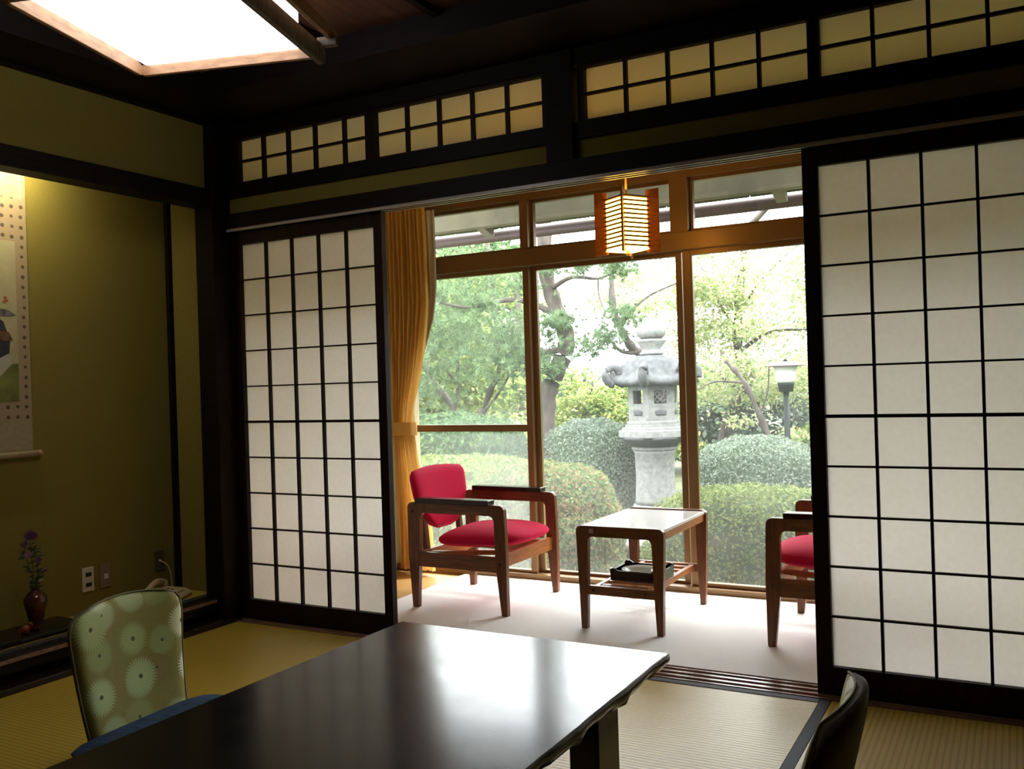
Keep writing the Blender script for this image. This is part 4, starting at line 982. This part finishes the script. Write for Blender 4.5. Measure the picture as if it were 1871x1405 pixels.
# maples and broad-leaved trees
def maple(label, loc, trunk, r0, brs, cen, rad, n, mat, size, name='maple_tree', bark='barkg'):
    t2, l2 = tree(name, label, loc, trunk, r0, r0*.45, brs, bark)
    pts, nr = puffs(n, [np.array(c)-np.array(l2) for c in cen], rad)
    leafcloud('foliage', pts, nr, size, .55, mat, t2, jit=.8)
cen = [(r8.uniform(-.25, 1.75), r8.uniform(6.6, 8.6), r8.uniform(.75, 2.3)) for _ in range(46)]
maple('spreading maple with thick grey trunk in the right window', (.12, 8, -.5), [(.12, 8, -.5), (.2, 8, .25), (.33, 8, .62), (.52, 8, .95), (.40, 8, 1.27), (.42, 8, 1.9), (.55, 8, 2.8)], .10,
      [([(.42, 8, .8), (.2, 7.9, 1.0), (-.1, 7.8, 1.2)], .03), ([(.42, 8, 1.3), (.8, 7.9, 1.5), (1.3, 7.8, 1.5)], .03), ([(.42, 8, 1.7), (.7, 7.9, 2.1), (1.2, 7.8, 2.5)], .022), ([(.40, 8, 1.5), (.2, 7.9, 1.9), (0, 7.8, 2.4)], .02), ([(.55, 8, 2.75), (1.4, 7.8, 3.4), (2.6, 7.6, 3.9)], .04)],
      cen+[(r8.uniform(1.2, 3.6), r8.uniform(6.6, 8.6), r8.uniform(3.3, 4.8)) for _ in range(34)], .40, 34000, 'lf_maple', .029)  # high out-of-view crown part added to shade the stone lantern
cen = [(r8.uniform(.6, 2.0), r8.uniform(6.7, 7.4), r8.uniform(.2, 1.2)) for _ in range(14)]
maple('thin maple with a long bare arching branch behind the garden lamp', (1.7, 6.2, -.5), [(1.7, 6.2, -.5), (1.54, 6.15, -.12), (1.32, 6.1, .13), (1.17, 6.05, .45), (.98, 6.0, .93), (.80, 6.0, 1.15)], .045,
      [([(1.10, 6.05, .6), (1.2, 6.0, .85), (1.22, 6, 1.1)], .014), ([(.98, 6, .93), (.7, 5.95, .95), (.5, 5.9, .85)], .014), ([(1.25, 6.05, .3), (1.4, 6, .5), (1.5, 6, .75)], .012)], cen, .2, 2600, 'lf_maple', .026)
cen = [(r8.uniform(-2.5, -1.15), r8.uniform(7.6, 8.6), r8.uniform(.2, 1.05)) for _ in range(30)]+[(r8.uniform(-1.2, -.3), r8.uniform(7.6, 8.6), r8.uniform(.1, .6)) for _ in range(10)]
maple('yellow-green broad-leaved tree left of the stone lantern', (-1.8, 8.2, -.5), [(-1.8, 8.2, -.5), (-1.82, 8.2, .2), (-1.7, 8.2, .7), (-1.6, 8.2, 1.0)], .05, [([(-1.8, 8.2, .3), (-1.4, 8, .5), (-1.1, 7.9, .7)], .02)], cen, .30, 15000, 'lf_green', .034, 'broadleaf_tree')
cen = [(r8.uniform(-.9, .9), r8.uniform(6.6, 8.0), r8.uniform(1.75, 2.5)) for _ in range(17)]
maple('sparse maple crown above the stone lantern', (-.05, 6.5, -.5), [(-.05, 6.5, -.5), (.0, 6.5, .7), (-.12, 6.35, 1.2), (-.24, 6.2, 1.32), (-.33, 6.1, 1.52), (-.42, 6.1, 1.8), (-.5, 6.3, 2.4)], .065,
      [([(-.2, 6.2, 1.28), (-.36, 6.15, 1.30), (-.46, 6.1, 1.42)], .03), ([(-.36, 6.1, 1.6), (-.1, 6.4, 1.9), (.3, 6.8, 2.1)], .02)], cen, .30, 5200, 'lf_maple', .030)
cen = [(r8.uniform(-7.4, -4.7), r8.uniform(10.5, 12.5), r8.uniform(-.1, 3.2)) for _ in range(64)]+[(r8.uniform(-4.7, -2.6), r8.uniform(10.5, 12.5), r8.uniform(-.3, .5)) for _ in range(16)]
maple('bright yellow-green trees far behind the left window', (-4.5, 11.5, -.5), [(-4.5, 11.5, -.5), (-4.4, 11.5, 1), (-4.5, 11.5, 3)], .12, [([(-4.4, 11.5, 1), (-5.4, 11.3, 2)], .06)], cen, .75, 34000, 'lf_green', .062, 'broadleaf_tree')
cen = [(r8.uniform(-9, -6.3), r8.uniform(13, 14.5), r8.uniform(0, 4.2)) for _ in range(60)]
maple('dark green trees farthest behind the left window', (-5.6, 14, -.5), [(-5.6, 14, -.5), (-5.5, 14, 2), (-5.6, 14, 4)], .15, [([(-5.5, 14, 2), (-6.4, 14, 3)], .06)], cen, .9, 22000, 'lf_dark', .10, 'broadleaf_tree')
cen = [(r8.uniform(-2.2, 1.2), r8.uniform(10.5, 12), r8.uniform(-.2, 1.1)) for _ in range(40)]
maple('pale green trees far behind the stone lantern', (-.8, 11.2, -.5), [(-.8, 11.2, -.5), (-.8, 11.2, .6), (-.7, 11.2, 1.4)], .08, [([(-.8, 11.2, .6), (-.2, 11, 1.0)], .03)], cen, .55, 13000, 'lf_pale', .06, 'broadleaf_tree')

# unseen tree belt, added left and right to block low sky light
for i, (x, y, z, n) in enumerate([(4.6, 6.2, 2.2, 7000), (7.2, 4.2, 2.4, 7000), (6.6, 8.8, 2.6, 8000), (3.4, 10.8, 1.9, 8000), (-6.5, 5.2, 3.0, 7000), (-9.5, 9.5, 3.4, 8000)]):
    cen = [(x+r8.uniform(-1.6, 1.6), y+r8.uniform(-1.2, 1.2), r8.uniform(-.1, z)) for _ in range(34)]
    maple(['leafy tree right of the garden lamp, past the window edge', 'leafy tree at the far right end of the garden', 'tall leafy tree at the back right of the garden', 'low leafy tree at the back, right of the maple', 'leafy tree at the left end of the garden', 'tall leafy tree at the far left of the garden'][i],
          (x, y, -.5), [(x, y, -.5), (x+.1, y, z*.5), (x, y, z)], .09, [([(x+.1, y, z*.5), (x-.6, y, z*.7)], .03)], cen, .75, n, 'lf_green' if i % 2 else 'lf_dark', .07, 'broadleaf_tree')

cen = [(5.4+r8.uniform(-.7, .9), 3.4+r8.uniform(-.9, .9), r8.uniform(-.2, 2.6)) for _ in range(34)]  # unseen tree, added to darken the top of the right shoji
maple('tall dense evergreen close to the right end of the veranda, outside the frame', (5.4, 3.4, -.5), [(5.4, 3.4, -.5), (5.45, 3.4, 1), (5.4, 3.4, 2.6)], .08, [([(5.45, 3.4, 1), (5.0, 3.2, 1.6)], .03)], cen, .6, 9000, 'lf_dark', .07, 'broadleaf_tree')
